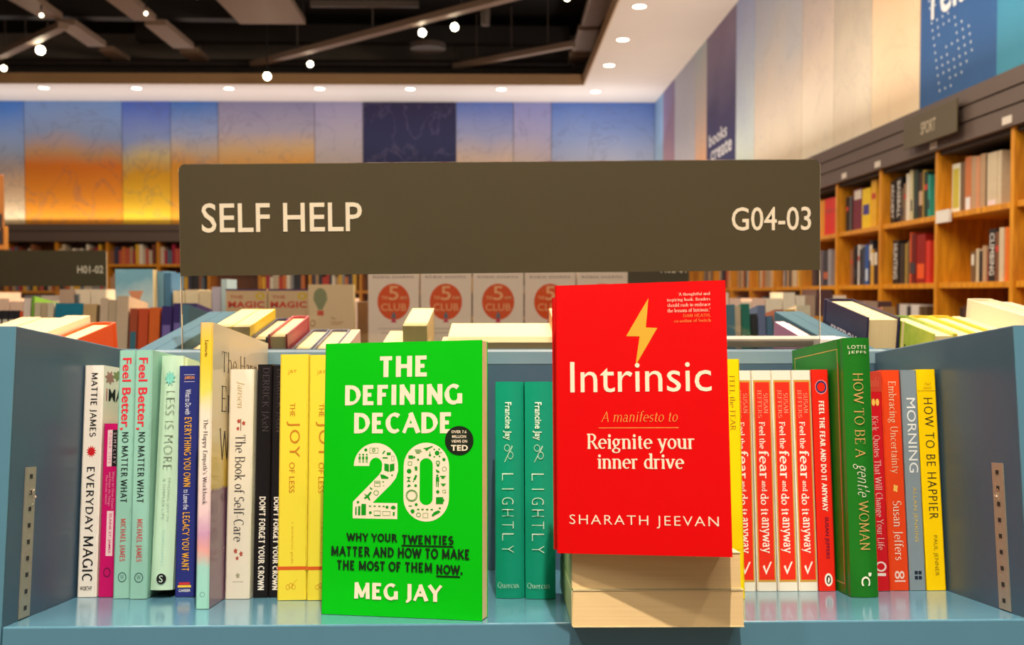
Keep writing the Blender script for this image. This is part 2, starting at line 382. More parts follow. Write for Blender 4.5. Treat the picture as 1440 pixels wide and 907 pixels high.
def small_book(label, M, T_, D_, H_, rgb, group, page=(236, 220, 190), band=None, cat='book', name='book', txt=None, trgb=(230, 225, 215)):
    key = (round(T_, 4), round(D_, 3), round(H_, 3), tuple(rgb), tuple(page), band)
    if key not in SB:
        mb = MB(); c = .0012
        poly = [(0, 0), (T_, 0), (T_, D_), (T_-c, D_), (T_-c, c), (c, c), (c, D_), (0, D_)]
        mb.add([(x, y, z) for z in (0, H_) for x, y in poly], [(i, (i+1) % 8, (i+1) % 8+8, i+8) for i in range(8)] +
               [(0, 1, 4, 5), (1, 2, 3, 4), (0, 5, 6, 7), (8, 9, 12, 13), (9, 10, 11, 12), (8, 13, 14, 15)], 0)
        mb.box(c, T_-c, c, D_-.002, .001, H_-.002, 1)
        ms = [mat(rgb, .45, .12, 30, .4, kind='card'), page_mat(page)]
        if band:
            mb.box(T_*.12, T_*.88, -.0006, 0, H_*band[0], H_*band[1], 2); ms.append(mat(band[2:], .5, .1, 90, kind='card'))
        SB[key] = mb.mesh('book', ms)
    o = link(name, SB[key], None); o.matrix_world = M
    tag(o, label, cat, group)
    if txt: print_on(o, T_, D_, H_, txt, .0009)
    return o
ORD = ['first', 'second', 'third', 'fourth', 'fifth', 'sixth', 'seventh', 'eighth', 'ninth', 'tenth', 'eleventh', 'twelfth', 'thirteenth', 'fourteenth', 'fifteenth', 'sixteenth', 'seventeenth', 'eighteenth', 'nineteenth', 'twentieth']
def cname(c):
    r, g, b = c; mx, mn = max(c), min(c)
    if mx < 75: return 'black'
    if mx-mn < 28: return 'white' if mx > 215 else ('light grey' if mx > 150 else 'dark grey')
    if r > 195 and g > 180 and b > 130: return 'cream'
    if r >= g and r >= b:
        if g > .72*r and b < .6*r: return 'yellow'
        if g > .42*r and b < .45*r: return 'orange' if r > 170 else 'brown'
        if g > .6*r: return 'tan'
        if b > .6*r: return 'pink'
        return 'red' if r > 140 else 'dark red'
    if g >= r and g >= b: return 'teal' if b > .75*g else 'green'
    return 'purple' if r > .7*b else 'blue'

# ------------------------------------------------------------------ room shell
XR, YB, ZC, ZT = 1.98, 12.6, 3.76, 2.2
struct(MB().box(-9, 2.6, -3, 13, -.1, 0).build('floor', mat((150, 120, 95), .4, .2, 3, kind='floor')))
plaster = mat((240, 226, 212), .7, .03, 3, kind='plaster')
wb = struct(MB().box(-9, 2.6, YB, YB+.1, 0, 4.7).build('wall_back', mat((150, 140, 130), .8, .04, 4, kind='plaster')))
wr = struct(MB().box(XR+.02, XR+.12, 0.2, YB, ZT-.06, 4.7).build('wall_right', mat((150, 140, 130), .8, .04, 4, kind='plaster')))
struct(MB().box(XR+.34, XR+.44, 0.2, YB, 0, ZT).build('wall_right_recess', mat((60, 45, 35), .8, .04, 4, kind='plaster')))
struct(MB().box(-9.1, -9, -3, 13, 0, 4.7).build('wall_left', mat((150, 135, 120), .8, .04, 4, kind='plaster')))
struct(MB().box(-9, 2.6, -1, 13, 4.6, 4.7).build('ceiling', mat((16, 13, 12), .85, .2, 3, kind='paint')))
# white soffit: right strip and back strip, with a tan inner fascia
struct(MB().box(1.0, XR+.02, 0.2, YB, ZC, ZC+.09).box(-9, 1.0, 11.55, YB, ZC, ZC+.09).build('ceiling_soffit', plaster))
struct(MB().box(.985, 1.0, .2, 11.55, ZC-.004, ZC+.12).box(-9, 1.0, 11.535, 11.55, ZC-.004, ZC+.12).build('trim_soffit', mat((196, 160, 118), .6, .04, 4, kind='paint')))

# murals: printed wall panels, each a piece of the wall
def mural_back(x0, x1, stops, dirt=(95, 95, 120), dots=0, warp=.22):
    X0, X1 = (x0-700)*YB/1400, (x1-700)*YB/1400; X1 = min(X1, XR)
    st = [(1-(y-147)/(320-147), c) for y, c in stops]
    m = ramp_mat('mural_print', st, 2, ZT, ZC, .55, warp, 1.4, dirt, 2.2, dots, .26)
    MB().box(X0+.004, X1-.004, YB-.02, YB-.001, ZT, ZC-.002).build('mural_panel', m, wb)
B0 = [
(-60, 43, [(150, (70, 125, 205)), (215, (150, 165, 190)), (260, (230, 190, 150)), (315, (255, 226, 175))]),
(43, 178, [(150, (120, 155, 210)), (192, (135, 150, 180)), (216, (200, 150, 100)), (234, (240, 130, 25)), (318, (255, 165, 30))], 24),
(178, 245, [(150, (78, 108, 195)), (200, (135, 150, 190)), (224, (215, 190, 130)), (250, (235, 170, 30)), (318, (255, 205, 50))]),
(245, 311, [(150, (70, 120, 195)), (190, (150, 160, 190)), (215, (200, 175, 145)), (235, (235, 160, 50)), (318, (245, 170, 40))]),
(311, 445, [(150, (142, 138, 172)), (185, (168, 158, 172)), (215, (215, 175, 120)), (240, (240, 170, 70))]),
(445, 512, [(150, (155, 150, 185)), (190, (175, 165, 180)), (235, (200, 185, 175))]),
(642, 722, [(150, (92, 118, 190)), (190, (150, 155, 190)), (228, (222, 195, 172))]),
(722, 775, [(150, (142, 145, 198)), (190, (165, 160, 190)), (228, (210, 190, 180))]),
(775, 921, [(150, (86, 122, 196)), (190, (135, 155, 200)), (228, (180, 185, 205))])]
for q in B0: mural_back(q[0], q[1], q[2], dots=q[3] if len(q) > 3 else 0)
mural_back(512, 642, [(150, (26, 18, 66)), (228, (18, 26, 80))], (120, 105, 135), 0, .3)
def mural_right(p0, p1, stops, dirt=(120, 120, 130), dots=0, warp=.5, name='mural_panel'):
    Y1 = min(1400*XR/(p0-700), YB); Y0 = 1400*XR/(p1-700)
    m = ramp_mat('mural_print', stops, 2, ZT, ZC, .55, warp, 1.6, dirt, 2.4, dots, .12)
    return MB().box(XR, XR+.019, Y0+.004, Y1-.004, ZT-.02, ZC-.002).build(name, m, wr)
mural_right(920, 932, [(0, (190, 205, 200)), (1, (130, 165, 205))])
mural_right(932, 948, [(0, (205, 150, 130)), (1, (120, 105, 150))])
mural_right(948, 977, [(0, (205, 195, 190)), (1, (175, 178, 195))])
mural_right(977, 993, [(0, (255, 165, 50)), (.4, (220, 180, 150)), (1, (165, 185, 195))])
mural_right(993, 1034, [(0, (28, 38, 92)), (.5, (62, 50, 90)), (1, (130, 112, 145))], (45, 45, 90))
mural_right(1034, 1060, [(0, (225, 235, 215)), (.5, (185, 195, 210)), (1, (165, 180, 225))])
mural_right(1060, 1127, [(0, (245, 228, 200)), (.4, (215, 200, 185)), (.7, (190, 192, 200)), (1, (180, 188, 210))], warp=.5)
mural_right(1127, 1172, [(0, (250, 238, 212)), (.4, (225, 205, 185)), (1, (165, 160, 178))], warp=.5)
mural_right(1172, 1225, [(0, (248, 232, 205)), (.4, (205, 190, 170)), (1, (175, 172, 185))], warp=.5)
mural_right(1225, 1293, [(0, (255, 232, 195)), (.5, (248, 205, 160)), (1, (225, 195, 170))], (170, 135, 110), 24)
mural_right(1293, 1750, [(0, (30, 90, 150)), (1, (24, 72, 138))], (30, 110, 160))
# lettering and dots on the blue and the dark violet mural panels
def wall_print(V, F, X, y_a, y_b, z0, z1, rgb, nm, skew=0):
    mb = MB().add([(X, y_a+(y_b-y_a)*u, z0+(z1-z0)*v) for u, v in V], F)
    me = bpy.data.meshes.new(nm); me.from_pydata(mb.v, [], mb.f); me.materials.append(ink(rgb)); link(nm, me, wr)
def yz(px, py):      # where a line of sight meets the right wall
    Y = 1400*XR/(px-700); return Y, EYE+(414-py)*Y/1400
V, F = text_geo('relax', 'bold'); (ya, zb), (yb_, _) = yz(1309, 22), yz(1385, 0)
wall_print(V, F, XR-.003, ya, yb_, zb-.03, zb+.15, (235, 235, 235), 'lettering')
V, F = text_geo('books', 'bold'); wall_print(V, F, XR-.003, yz(997, 195)[0], yz(1022, 195)[0], yz(1010, 200)[1], yz(1010, 182)[1], (225, 222, 225), 'lettering')
V, F = text_geo('create', 'bold'); wall_print(V, F, XR-.003, yz(1000, 195)[0], yz(1029, 195)[0], yz(1012, 222)[1], yz(1012, 203)[1], (225, 222, 225), 'lettering')
mb = MB(); rr = random.Random(3)
for i in range(9):
    for j in range(30):
        y = yz(1322, 0)[0] - i*.055 + j*.010; z = ZT+.06+j*.036
        if i < 3+4*abs(math.sin(j*.35)) and rr.random() < .85:
            s = .007; mb.add([(XR-.002, y+s*math.cos(k*PI/3), z+s*math.sin(k*PI/3)) for k in range(6)], [tuple(range(6))])
me = bpy.data.meshes.new('dot_pattern'); me.from_pydata(mb.v, [], mb.f); me.materials.append(ink((205, 220, 235))); d = link('dot_pattern', me, wr); d['kind'] = 'stuff'
mural2 = MB().box(XR-.0015, XR-.0005, 1400*XR/(1440-700)-.6, 1400*XR/(1402-700), ZT-.02, ZC-.01).build('mural_panel', ramp_mat('mural_cyan', [(0, (60, 150, 180)), (.6, (34, 120, 168)), (1, (25, 85, 150))], 2, ZT, ZC, .55, .3, 2), wr)

# cornice above the wall bookcases: stepped dark boards
dk = mat((104, 88, 80), .55, .06, 6, kind='laminate')
t = thing('cornice_right', 'dark brown stepped cornice above the wooden bookcases on the right wall', 'cornice')
for (a, b, dx) in ((2.135, 2.2, 0), (2.07, 2.13, .006), (1.99, 2.065, .012)):
    MB().box(XR-.04+dx, XR+.02, 1.2, YB-.03, a, b).build('board', dk, t)
t = thing('cornice_back', 'dark brown cornice above the bookcases on the far wall', 'cornice')
for (a, b, dx) in ((2.12, 2.2, 0), (1.99, 2.11, .006)):
    MB().box(-9, XR-.04, YB-.42+dx, YB-.36, a, b).build('board', dk, t)
MB().box(-9, XR-.04, YB-.36, YB, 2.15, 2.2).build('top_board', dk, t)

# ------------------------------------------------------------------ right wall bookcases, one per bay
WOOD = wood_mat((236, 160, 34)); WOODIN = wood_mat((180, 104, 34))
SHZ = [.25, .55, .80, 1.10, 1.40, 1.706]
def bay_right(k, Y0, Y1):
    t = thing('bookcase', 'open oak bookcase bay on the right wall, %s from the front' % ORD[k], 'bookcase', group=None)
    MB().box(XR-.012, XR+.30, Y1-.028, Y1, .05, 1.99).build('side_panel', WOOD, t, .002)
    if k == 0: MB().box(XR-.012, XR+.30, Y0-.028, Y0, .05, 1.99).build('side_panel', WOOD, t)
    for z in SHZ: MB().box(XR, XR+.30, Y0, Y1-.028, z-.024, z).build('shelf', WOOD, t, .001)
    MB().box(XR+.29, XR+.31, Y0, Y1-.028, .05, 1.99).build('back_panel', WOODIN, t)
    MB().box(XR+.0, XR+.30, Y0, Y1-.028, 1.97, 1.99).build('top_panel', mat((50, 34, 26), .6, .05, 8), t)
Ys = [3.15+.66*k for k in range(15)]
for k in range(14): bay_right(k, Ys[k], min(Ys[k+1], YB-.4))
K = (34, 30, 32); GY = (150, 148, 150); TAN = (190, 155, 120); BE = (214, 196, 165)
def fill_right(k, row, cols, start=.03, gap=.0):
    """cols run from the far (left) end to the near end; spines face the shop"""
    z = SHZ[{'upper': 5, 'middle': 4, 'lower': 3}[row]]; Y = Ys[k+1]-.03-start
    for i, c in enumerate(cols):
        rgb, tk, h = c[0], c[1], c[2]; txt = c[3] if len(c) > 3 else None; Y -= tk+.0015
        cnt = ORD[i] if i < len(ORD) else 'last'
        lab = '%s book, %s from the left on the %s shelf of right wall bay %s' % (cname(rgb), cnt, row, ORD[k] if k else 'nearest')
        depth = .17
        if Y < Ys[k]+.004: break
        M = T(XR+.03+random.uniform(0, .012), Y+tk, z+.0005) @ RZ(-PI/2) @ (RY(R(c[4])) if len(c) > 4 else Matrix())
        tx = [('s', 'T', txt, 'bold', (222, 216, 208), .18, .82, .08, .88, 'd')] if txt else None
        if k >= 5:
            far_book(M, tk, depth, h, rgb); continue
        band = None if txt else random.choice([None, (.55, .9, 230, 222, 205), (.2, .42, 60, 60, 70), (.6, .72, 200, 60, 50), None])
        if len(c) > 5: band = c[5]
        small_book(lab, M, tk, depth, h, rgb, 'books in the right wall bookcases', band=band, txt=tx)
fill_right(1, 'upper', [((240, 236, 215), .075, .215, None, 0, (.1, .9, 205, 190, 70)), ((120, 95, 70), .05, .215), ((205, 120, 70), .055, .23, None, 0, (.02, .25, 235, 232, 230)), (TAN, .04, .225), ((215, 150, 110), .03, .22), (TAN, .045, .225), (K, .012, .21), (BE, .08, .22, None, 0, (.03, .12, 235, 215, 220)), (BE, .03, .22)], .04)
fill_right(1, 'middle', [((120, 90, 60), .03, .13), (BE, .02, .14), (K, .035, .13), (TAN, .03, .15), ((140, 60, 50), .02, .13), (K, .06, .215, 'CLIMBING'), ((120, 75, 50), .03, .2), (BE, .035, .215), ((232, 120, 40), .028, .215), (TAN, .03, .2), (BE, .02, .21)], .23)
fill_right(1, 'lower', [(K, .04, .19), ((80, 50, 40), .03, .2), (K, .05, .18)], .12)
fill_right(2, 'upper', [(K, .06, .22, 'ARCHERY'), (K, .065, .23, 'BASEBALL'), ((100, 85, 70), .03, .17), ((150, 120, 90), .03, .19), ((238, 232, 215), .025, .235), (BE, .03, .25), ((215, 205, 160), .022, .24), ((40, 60, 50), .05, .24), ((70, 45, 35), .05, .225, None, 0, (.3, .6, 205, 170, 140)), ((215, 175, 40), .022, .23), ((25, 60, 45), .045, .22), ((60, 170, 150), .02, .2)], .012)
fill_right(2, 'middle', [(K, .075, .22, 'HUNTING'), ((60, 50, 45), .05, .2), ((170, 140, 70), .03, .2), ((110, 90, 50), .03, .21), ((232, 92, 45), .028, .25), ((110, 25, 20), .05, .24), ((150, 28, 20), .1, .235, None, 0, (.1, .4, 235, 90, 30)), ((214, 55, 40), .045, .2)], .05)
fill_right(2, 'lower', [((50, 45, 55), .05, .2), ((205, 200, 195), .10, .2, None, 0, (.1, .45, 245, 170, 60)), ((60, 55, 60), .03, .19), ((215, 210, 205), .10, .2, None, 0, (.1, .42, 245, 170, 60)), ((110, 85, 60), .03, .19), ((90, 70, 50), .04, .19)], .08)
fill_right(3, 'upper', [(K, .05, .2), ((110, 110, 115), .03, .2), (K, .03, .19), ((120, 40, 60), .14, .23, None, 0, (.75, .97, 225, 215, 200)), ((245, 205, 30), .12, .22, None, 0, (.35, .6, 70, 60, 140)), ((240, 180, 40), .075, .255)], .02)
fill_right(3, 'middle', [((150, 100, 70), .04, .2), (K, .05, .22), ((225, 222, 220), .025, .225), (K, .04, .2), ((60, 70, 90), .05, .21), ((50, 90, 165), .045, .22, None, 0, (.1, .4, 200, 215, 235)), ((40, 40, 50), .05, .24), ((215, 165, 60), .04, .19), ((60, 35, 35), .05, .19)], .1)
fill_right(3, 'lower', [((120, 140, 165), .09, .17), (BE, .03, .2), ((60, 50, 110), .05, .16), ((170, 120, 100), .04, .16), (K, .06, .19), ((35, 30, 40), .05, .19)], .05)
fill_right(4, 'upper', [((60, 50, 50), .1, .2), ((235, 150, 30), .14, .225), ((226, 40, 28), .16, .225), ((225, 60, 40), .07, .22)], .05)
fill_right(4, 'middle', [((70, 55, 65), .09, .2), (K, .06, .21), ((110, 100, 110), .07, .22), ((60, 60, 70), .1, .21, None, 0, (.2, .4, 190, 100, 70)), ((160, 158, 165), .05, .22)], .05)
PAL = [K, GY, TAN, BE, (200, 60, 45), (60, 60, 85), (230, 180, 50), (120, 60, 45), (90, 110, 130), (240, 232, 215), (150, 95, 60), (45, 45, 55), (215, 120, 60), (170, 30, 60)]
def rnd_cols(n, lo=.03, hi=.06, wmax=.58):
    out = []; s = 0
    while s < wmax and len(out) < n:
        tk = random.uniform(lo, hi); s += tk
        if s > wmax: break
        out.append((random.choice(PAL), round(tk, 3), round(random.choice([.17, .2, .22, .23]), 3)))
    return out
fill_right(0, 'upper', rnd_cols(5, wmax=.3)); fill_right(0, 'middle', rnd_cols(5, wmax=.3))
fill_right(4, 'lower', rnd_cols(9))
for k in range(5, 10):
    fill_right(k, 'middle', rnd_cols(12)); fill_right(k, 'lower', rnd_cols(9, .05, .08))

# ------------------------------------------------------------------ back wall bookcases
bx = [-5.985+.617*k for k in range(-1, 13)]
for k in range(13):
    x0, x1 = bx[k], bx[k+1]
    if x0 > 1.5: break
    t = thing('bookcase', 'open oak bookcase bay on the far wall, %s from the left' % ORD[k], 'bookcase')
    MB().box(x1-.03, x1, YB-.37, YB-.02, .05, 1.99).build('side_panel', WOOD, t)
    if k == 0: MB().box(x0-.03, x0, YB-.37, YB-.02, .05, 1.99).build('side_panel', WOOD, t)
    for z in (1.06, 1.39, 1.715): MB().box(x0, x1-.03, YB-.36, YB-.05, z-.03, z).build('shelf', WOOD, t)
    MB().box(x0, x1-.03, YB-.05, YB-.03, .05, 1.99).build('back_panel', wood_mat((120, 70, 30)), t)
    rows = []
    if 1 <= k <= 4: rows = [('top', 1.715), ('second', 1.39)]
    elif k in (6, 7, 10, 11): rows = [('second', 1.39)]
    for rn, z in rows:
        if k == 1 and rn == 'top': n_max = .35
        else: n_max = .57
        x = x0+.005; i = 0
        while True:
            tk = round(random.uniform(.03, .055), 3)
            if x+tk > x0+n_max: break
            rgb = random.choice(PAL+[(200, 90, 70), (205, 190, 170)]); h = random.choice([.17, .19, .21, .24])
            far_book(T(x, YB-.33, z+.0005), tk, .2, h, rgb)
            x += tk+.002; i += 1

# small shelf tags on the right cornice, and the category sign
for i, (px, py) in enumerate([(1188, 236), (1235, 227-1), (1314, 203), (1418, 168)]):
    Y = 1400*(XR-.03)/(px-700)
    o = MB().box(XR-.033, XR-.029, Y-.035, Y+.035, 2.0, 2.03).build('shelf_tag', mat((226, 214, 200), .5))
    tag(o, 'small white tag on the right wall cornice, %s from the front' % ORD[3-i], 'tag', 'white tags on the cornice')
sg = thing('category_sign', 'olive brown sign reading SPORT on the right wall cornice', 'sign', T(XR-.07, 1400*1.91/(1310-700)+.02, 1.99+.035))
MB().box(-.004, .004, -.27, .27, 0, .14).build('panel', mat((92, 80, 58), .5), sg, .002)
MB().box(.004, .012, -.2, -.15, 0, .12).box(.004, .012, .15, .2, 0, .12).build('bracket', mat((60, 50, 45), .5), sg)
V, F = text_geo('SPORT', 'mid'); mb = MB().add([(-.0055, .075-.15*u, .04+.055*v) for u, v in V], F)
me = bpy.data.meshes.new('lettering'); me.from_pydata(mb.v, [], mb.f); me.materials.append(ink((205, 190, 165))); link('lettering', me, sg)
o = MB().box(XR-.02, XR-.008, Ys[2]-.16, Ys[2]-.03, 1.665, 1.72).build('price_card', mat((238, 232, 224), .5)); tag(o, 'blank white price card on the edge of the right wall bookcase', 'card')

# ------------------------------------------------------------------ open black ceiling: ducts, trays, tracks and lamps
dz = 4.1
def PZ(px, py, z):
    Y = (z-EYE)*1400/(414-py); return ((px-700)*Y/1400, Y)
tray = mat((150, 128, 112), .6, .05, 5, kind='metal'); grey = mat((92, 82, 76), .6, .05, 5, kind='metal')
mb_i = 0
def tray_panel(pts, z, label):
    P = [PZ(x, y, z) for x, y in pts]
    o = MB().prism(P, z, z+.06, 2).build('ceiling_panel', tray if len(label) else tray); tag(o, label, 'ceiling panel', 'hanging ceiling panels')
tray_panel([(12, 1), (52, 1), (97, 33), (70, 33)], dz, 'brown hanging ceiling panel at the far left corner, nearest of its row')
tray_panel([(88, 41), (114, 41), (157, 71), (132, 71)], dz, 'brown hanging ceiling panel, second of the left row')
tray_panel([(147, 77), (166, 77), (190, 91), (167, 91)], dz, 'short brown hanging ceiling panel at the far end of the left row')
tray_panel([(150, 1), (188, 1), (226, 35), (196, 35)], dz, 'brown hanging ceiling panel, nearest of the second row')
tray_panel([(210, 41), (240, 41), (278, 73), (250, 73)], dz, 'brown hanging ceiling panel, middle of the second row')
tray_panel([(258, 78), (284, 78), (299, 91), (273, 91)], dz, 'short brown hanging ceiling panel at the far end of the second row')
tray_panel([(307, 3), (410, 3), (433, 39), (342, 39)], dz+.1, 'wide square brown ceiling panel between the panel rows and the track')
tray_panel([(828, 1), (866, 1), (842, 40), (817, 40)], dz, 'grey hanging ceiling panel beside the right soffit, nearest')
tray_panel([(813, 46), (841, 46), (831, 76), (804, 76)], dz, 'grey hanging ceiling panel beside the right soffit, middle')
tray_panel([(800, 82), (828, 82), (818, 94), (797, 94)], dz, 'short grey hanging ceiling panel beside the right soffit, farthest')
def rail(p, q, z, label, wd=.09, m=None):
    a = PZ(*p, z); b = PZ(*q, z); r = thing('track_rail', label, 'track'); 
    MB().bar((*a, z+.03), (*b, z+.03), wd, .06).build('rail', m or grey, r)
    for f in (.2, .5, .8):
        x = a[0]+(b[0]-a[0])*f; y = a[1]+(b[1]-a[1])*f; MB().cyl((x, y, z+.05), .008, .008, 4.58-z-.05, 2, 8).build('hanger', grey, r)
rail((360, 98), (745, -3), 4.0, 'long brown lighting track slanting across the black ceiling', .1, tray)
rail((640, 100), (806, 69), 4.0, 'short brown lighting track near the right soffit', .08, tray)
rail((0, 92), (98, 46), 4.0, 'brown lighting track in the left corner of the ceiling', .1, tray)
rail((440, 15), (590, 15), 4.2, 'thin dark crossbar high in the black ceiling', .05)
p = thing('ceiling_pipe', 'long dark pipe crossing the black ceiling before the far soffit', 'pipe')
mbp = MB().cyl((-8.8, 12.0, 4.1), .05, .05, 9.7, 0, 12).build('pipe', mat((60, 50, 48), .5, .05, 4), p)
for x in (-6.5, -3.5, -.5): MB().cyl((x, 12.0, 4.1), .01, .01, .49, 2, 8).build('hanger', grey, p)
for i, (p0, p1, yy) in enumerate([((0, 18), (430, 22), 0), ((200, 52), (800, 55), 0)]):
    a = PZ(p0[0], p0[1], 4.35); b = PZ(p1[0], p1[1], 4.35)
    o = MB().bar((*a, 4.35), (*b, 4.35), .16, .2).build('ceiling_duct', mat((34, 29, 27), .6, .1, 4)); tag(o, ['dark duct nearest, upper left of the black ceiling', 'dark duct crossing the middle of the black ceiling'][i], 'duct', 'black ceiling ducts')
def lamp(px, py, z, label, s=24, r=.045, power=40, warm=(255, 236, 200)):
    r *= .78
    x, y = PZ(px, py, z); root = thing('spotlight', label, 'spotlight', T(x, y, z), 'track spotlights in the black ceiling')
    d = Vector((-x*.35, -y*.55, -1.6)).normalized(); q = d.to_track_quat('Z', 'Y').to_matrix().to_4x4()
    h = MB().cyl((0, 0, -.11), r*.9, r*1.15, .105, 2, 18).build('housing', mat((28, 25, 24), .5), root, .003); h.matrix_local = q
    g = MB().cyl((0, 0, -.004), r, r, .003, 2, 18).build('lens', emit_mat(warm, s), root); g.matrix_local = q
    MB().cyl((0, 0, .05), .008, .008, 4.55-z if z < 3.9 else .12, 2, 8).build('stem', mat((28, 25, 24), .5), root)
lamp(66, 76, 3.95, 'glaring white spotlight at the upper left, brightest on the ceiling', 60, .055)
lamp(15, 101, 3.9, 'small spotlight at the far left edge of the ceiling', 14, .04)
lamp(68, 28, 4.0, 'small warm spotlight above the brightest spotlight', 10, .022)
lamp(212, 25, 4.0, 'small spotlight hanging by the second panel row', 8, .022)
lamp(283, 0, 4.0, 'spotlight cut by the top edge, left of the square panel', 16, .035)
lamp(379, 111, 3.75, 'spotlight at the low left end of the long track', 30, .05)
lamp(439, 94, 3.92, 'spotlight hanging second from the low end of the long track', 20, .04)
lamp(595, 50, 3.95, 'spotlight on the long track, left of the pair near its middle', 34, .045)
lamp(640, 42, 3.95, 'spotlight on the long track, right of the pair near its middle', 34, .045)
lamp(797, 1, 4.0, 'spotlight cut by the top edge beside the right soffit', 18, .035)
x, y = PZ(683, 25, 4.0); r = thing('spotlight', 'unlit dark spotlight hanging upright below the long track', 'spotlight', T(x, y, 3.9), 'track spotlights in the black ceiling')
MB().cyl((0, 0, 0), .04, .045, .16, 2, 16).build('housing', grey, r); MB().cyl((0, 0, .16), .01, .01, .08, 2, 8).build('stem', grey, r)
x, y = PZ(603, 73, 4.1); o = MB().cyl((x, y, 4.1), .2, .2, .06, 2, 24).build('smoke_detector', grey); tag(o, 'flat round disc under the ceiling below the track', 'ceiling disc')
def downlight(x, y, label, r=.045):
    root = thing('downlight', label, 'downlight', T(x, y, ZC), 'round downlights in the white soffit')
    V, F = disc(24, .8); rr_ = r*1.25
    mb = MB(); n = 24
    mb.add([(rr_*math.cos(2*PI*i/n)*k, rr_*math.sin(2*PI*i/n)*k, z) for k, z in ((1, 0), (1, -.006), (.8, -.006), (.8, 0)) for i in range(n)],
           [(i+n*j, (i+1) % n+n*j, (i+1) % n+n*((j+1) % 4), i+n*((j+1) % 4)) for j in range(4) for i in range(n)])
    mb.build('trim_ring', mat((225, 215, 205), .5), root)
    MB().cyl((0, 0, -.003), r, r, .002, 2, 20).build('lens', emit_mat((255, 244, 220), 9), root)
for i, px in enumerate([70, 198, 326, 452, 578, 705]):
    downlight((px-700)*11.78/1400, 11.78, 'round recessed downlight in the far soffit, %s from the left' % ORD[i], .055)
for i, (px, Y) in enumerate([(898, 8.39), (875, 9.48), (856, 10.54), (837, 11.9)]):
    downlight((px-700)*Y/1400, Y, 'round recessed downlight in the right soffit, %s from the front' % ORD[i], .056)

# ------------------------------------------------------------------ tilted book display units
TILT = 0.13437; YAW = .00979; WH, SHH, SHD = .36470, .21229, .26534
BLUE = mat((84, 130, 150), .2, .05, 30, .6, kind='steel', coat=.35); BLUED0 = BLUED = mat((58, 82, 100), .34, .08, 30, .4, kind='steel')
def U(ox, oy, oz=1.11656, flip=False, yaw=0): return T(ox, oy, oz) @ RZ((PI if flip else 0)+yaw) @ RX(-TILT)
BLUER = mat((62, 92, 106), .7, .06, 30, .15, kind='steel')
def unit(label, M, wh, pt=.018, strips=False, base=True):
    BLUED = BLUED0 if strips else BLUER
    root = thing('book_display_unit', label, 'display shelf', M)
    MB().box(-wh, wh, 0, SHD, -.045, 0).build('shelf', BLUE, root, .0012)
    for s in (-1, 1):
        x0, x1 = (wh, wh+pt) if s > 0 else (-wh-pt, -wh)
        sp = MB().box(x0, x1, 0, SHD+.018, -.12, SHH).build('side_panel', BLUED, root, .0012)
        sp2 = MB().box(x0, x1, -.0012, 0, -.12, SHH-.001).build('front_edge', BLUE, root)
        if strips:
            xs = -s*1
            x_in = s*wh-s*.0009
            st = thing_part('shelf_strip', root)
            m = MB(); m.box(min(x_in, s*wh), max(x_in, s*wh), .024, .0405, .0008, .110)
            link('rail_plate', m.mesh('rail_plate', mat((172, 160, 140), .35, .15, 300, .6, .5, kind='metal')), st)
            m = MB()
            for k in range(9):
                zc = .0075+k*.01195; m.box(min(x_in-s*.0003, x_in), max(x_in-s*.0003, x_in), .0305, .0345, zc-.0016, zc+.0016)
            link('slots', m.mesh('slots', mat((25, 22, 22), .6)), st)
            c = MB()
            for q in range(14):
                yy = .028+.010*rr.random(); zz = .083+.012*rr.random(); 
                c.add([(x_in-s*.0006-s*.0012*rr.random(), yy+.0022*(rr.random()-.5), zz+.004*(rr.random()-.5)) for _ in range(3)], [(0, 1, 2)])
            me = bpy.data.meshes.new('torn_tape'); me.from_pydata(c.v, [], c.f); me.materials.append(mat((226, 196, 170), .12, .1, 60, .8)); link('torn_tape', me, st)
    MB().box(-wh, wh, SHD, SHD+.016, -.045, SHH).build('back_panel', BLUED, root, .0008)
    if base: MB().box(-wh-pt, wh+pt, .02, SHD+.012, -.5, -.12).build('base_cabinet', BLUED, root)
    MB().box(-wh, wh, .001, .02, -.12, -.045).build('fascia', mat((84, 128, 134), .35, .05, 30, .5, kind='steel'), root)
    return root
def thing_part(name, parent):
    o = bpy.data.objects.new(name, None); COL.objects.link(o); o.parent = parent; return o
MU = U(.01702, .70, yaw=YAW)
front = unit('blue tilted metal display shelf in front holding the self help books', MU, WH, .03, strips=True)
o = MB().box(-WH-.018, WH+.018, 0, .04, -.012, 0).build('top_rail', mat((112, 140, 156), .3, .04, 20, kind='steel'), front)
o.matrix_world = T(.01702, .9895, 1.2925) @ RZ(YAW)
MR = U(.012, 1.361, flip=True); WR = .36
unit('blue display shelf back to back behind the front one', MR, WR)
ML = U(.012-2*(WR+.018), 1.361, flip=True); unit('blue display shelf behind, on the left of the middle one', ML, WR)
MQ = U(.012+2*(WR+.018), 1.361, flip=True); unit('blue display shelf behind, on the right of the middle one', MQ, WR)
# gap between the two back panels, closed by a grey channel
o = MB().box(-1.1, 1.15, 1.036, 1.054, 1.2, 1.262).build('sign_channel', mat((90, 90, 92), .5)); tag(o, 'grey channel strip between the back to back display shelves', 'channel')

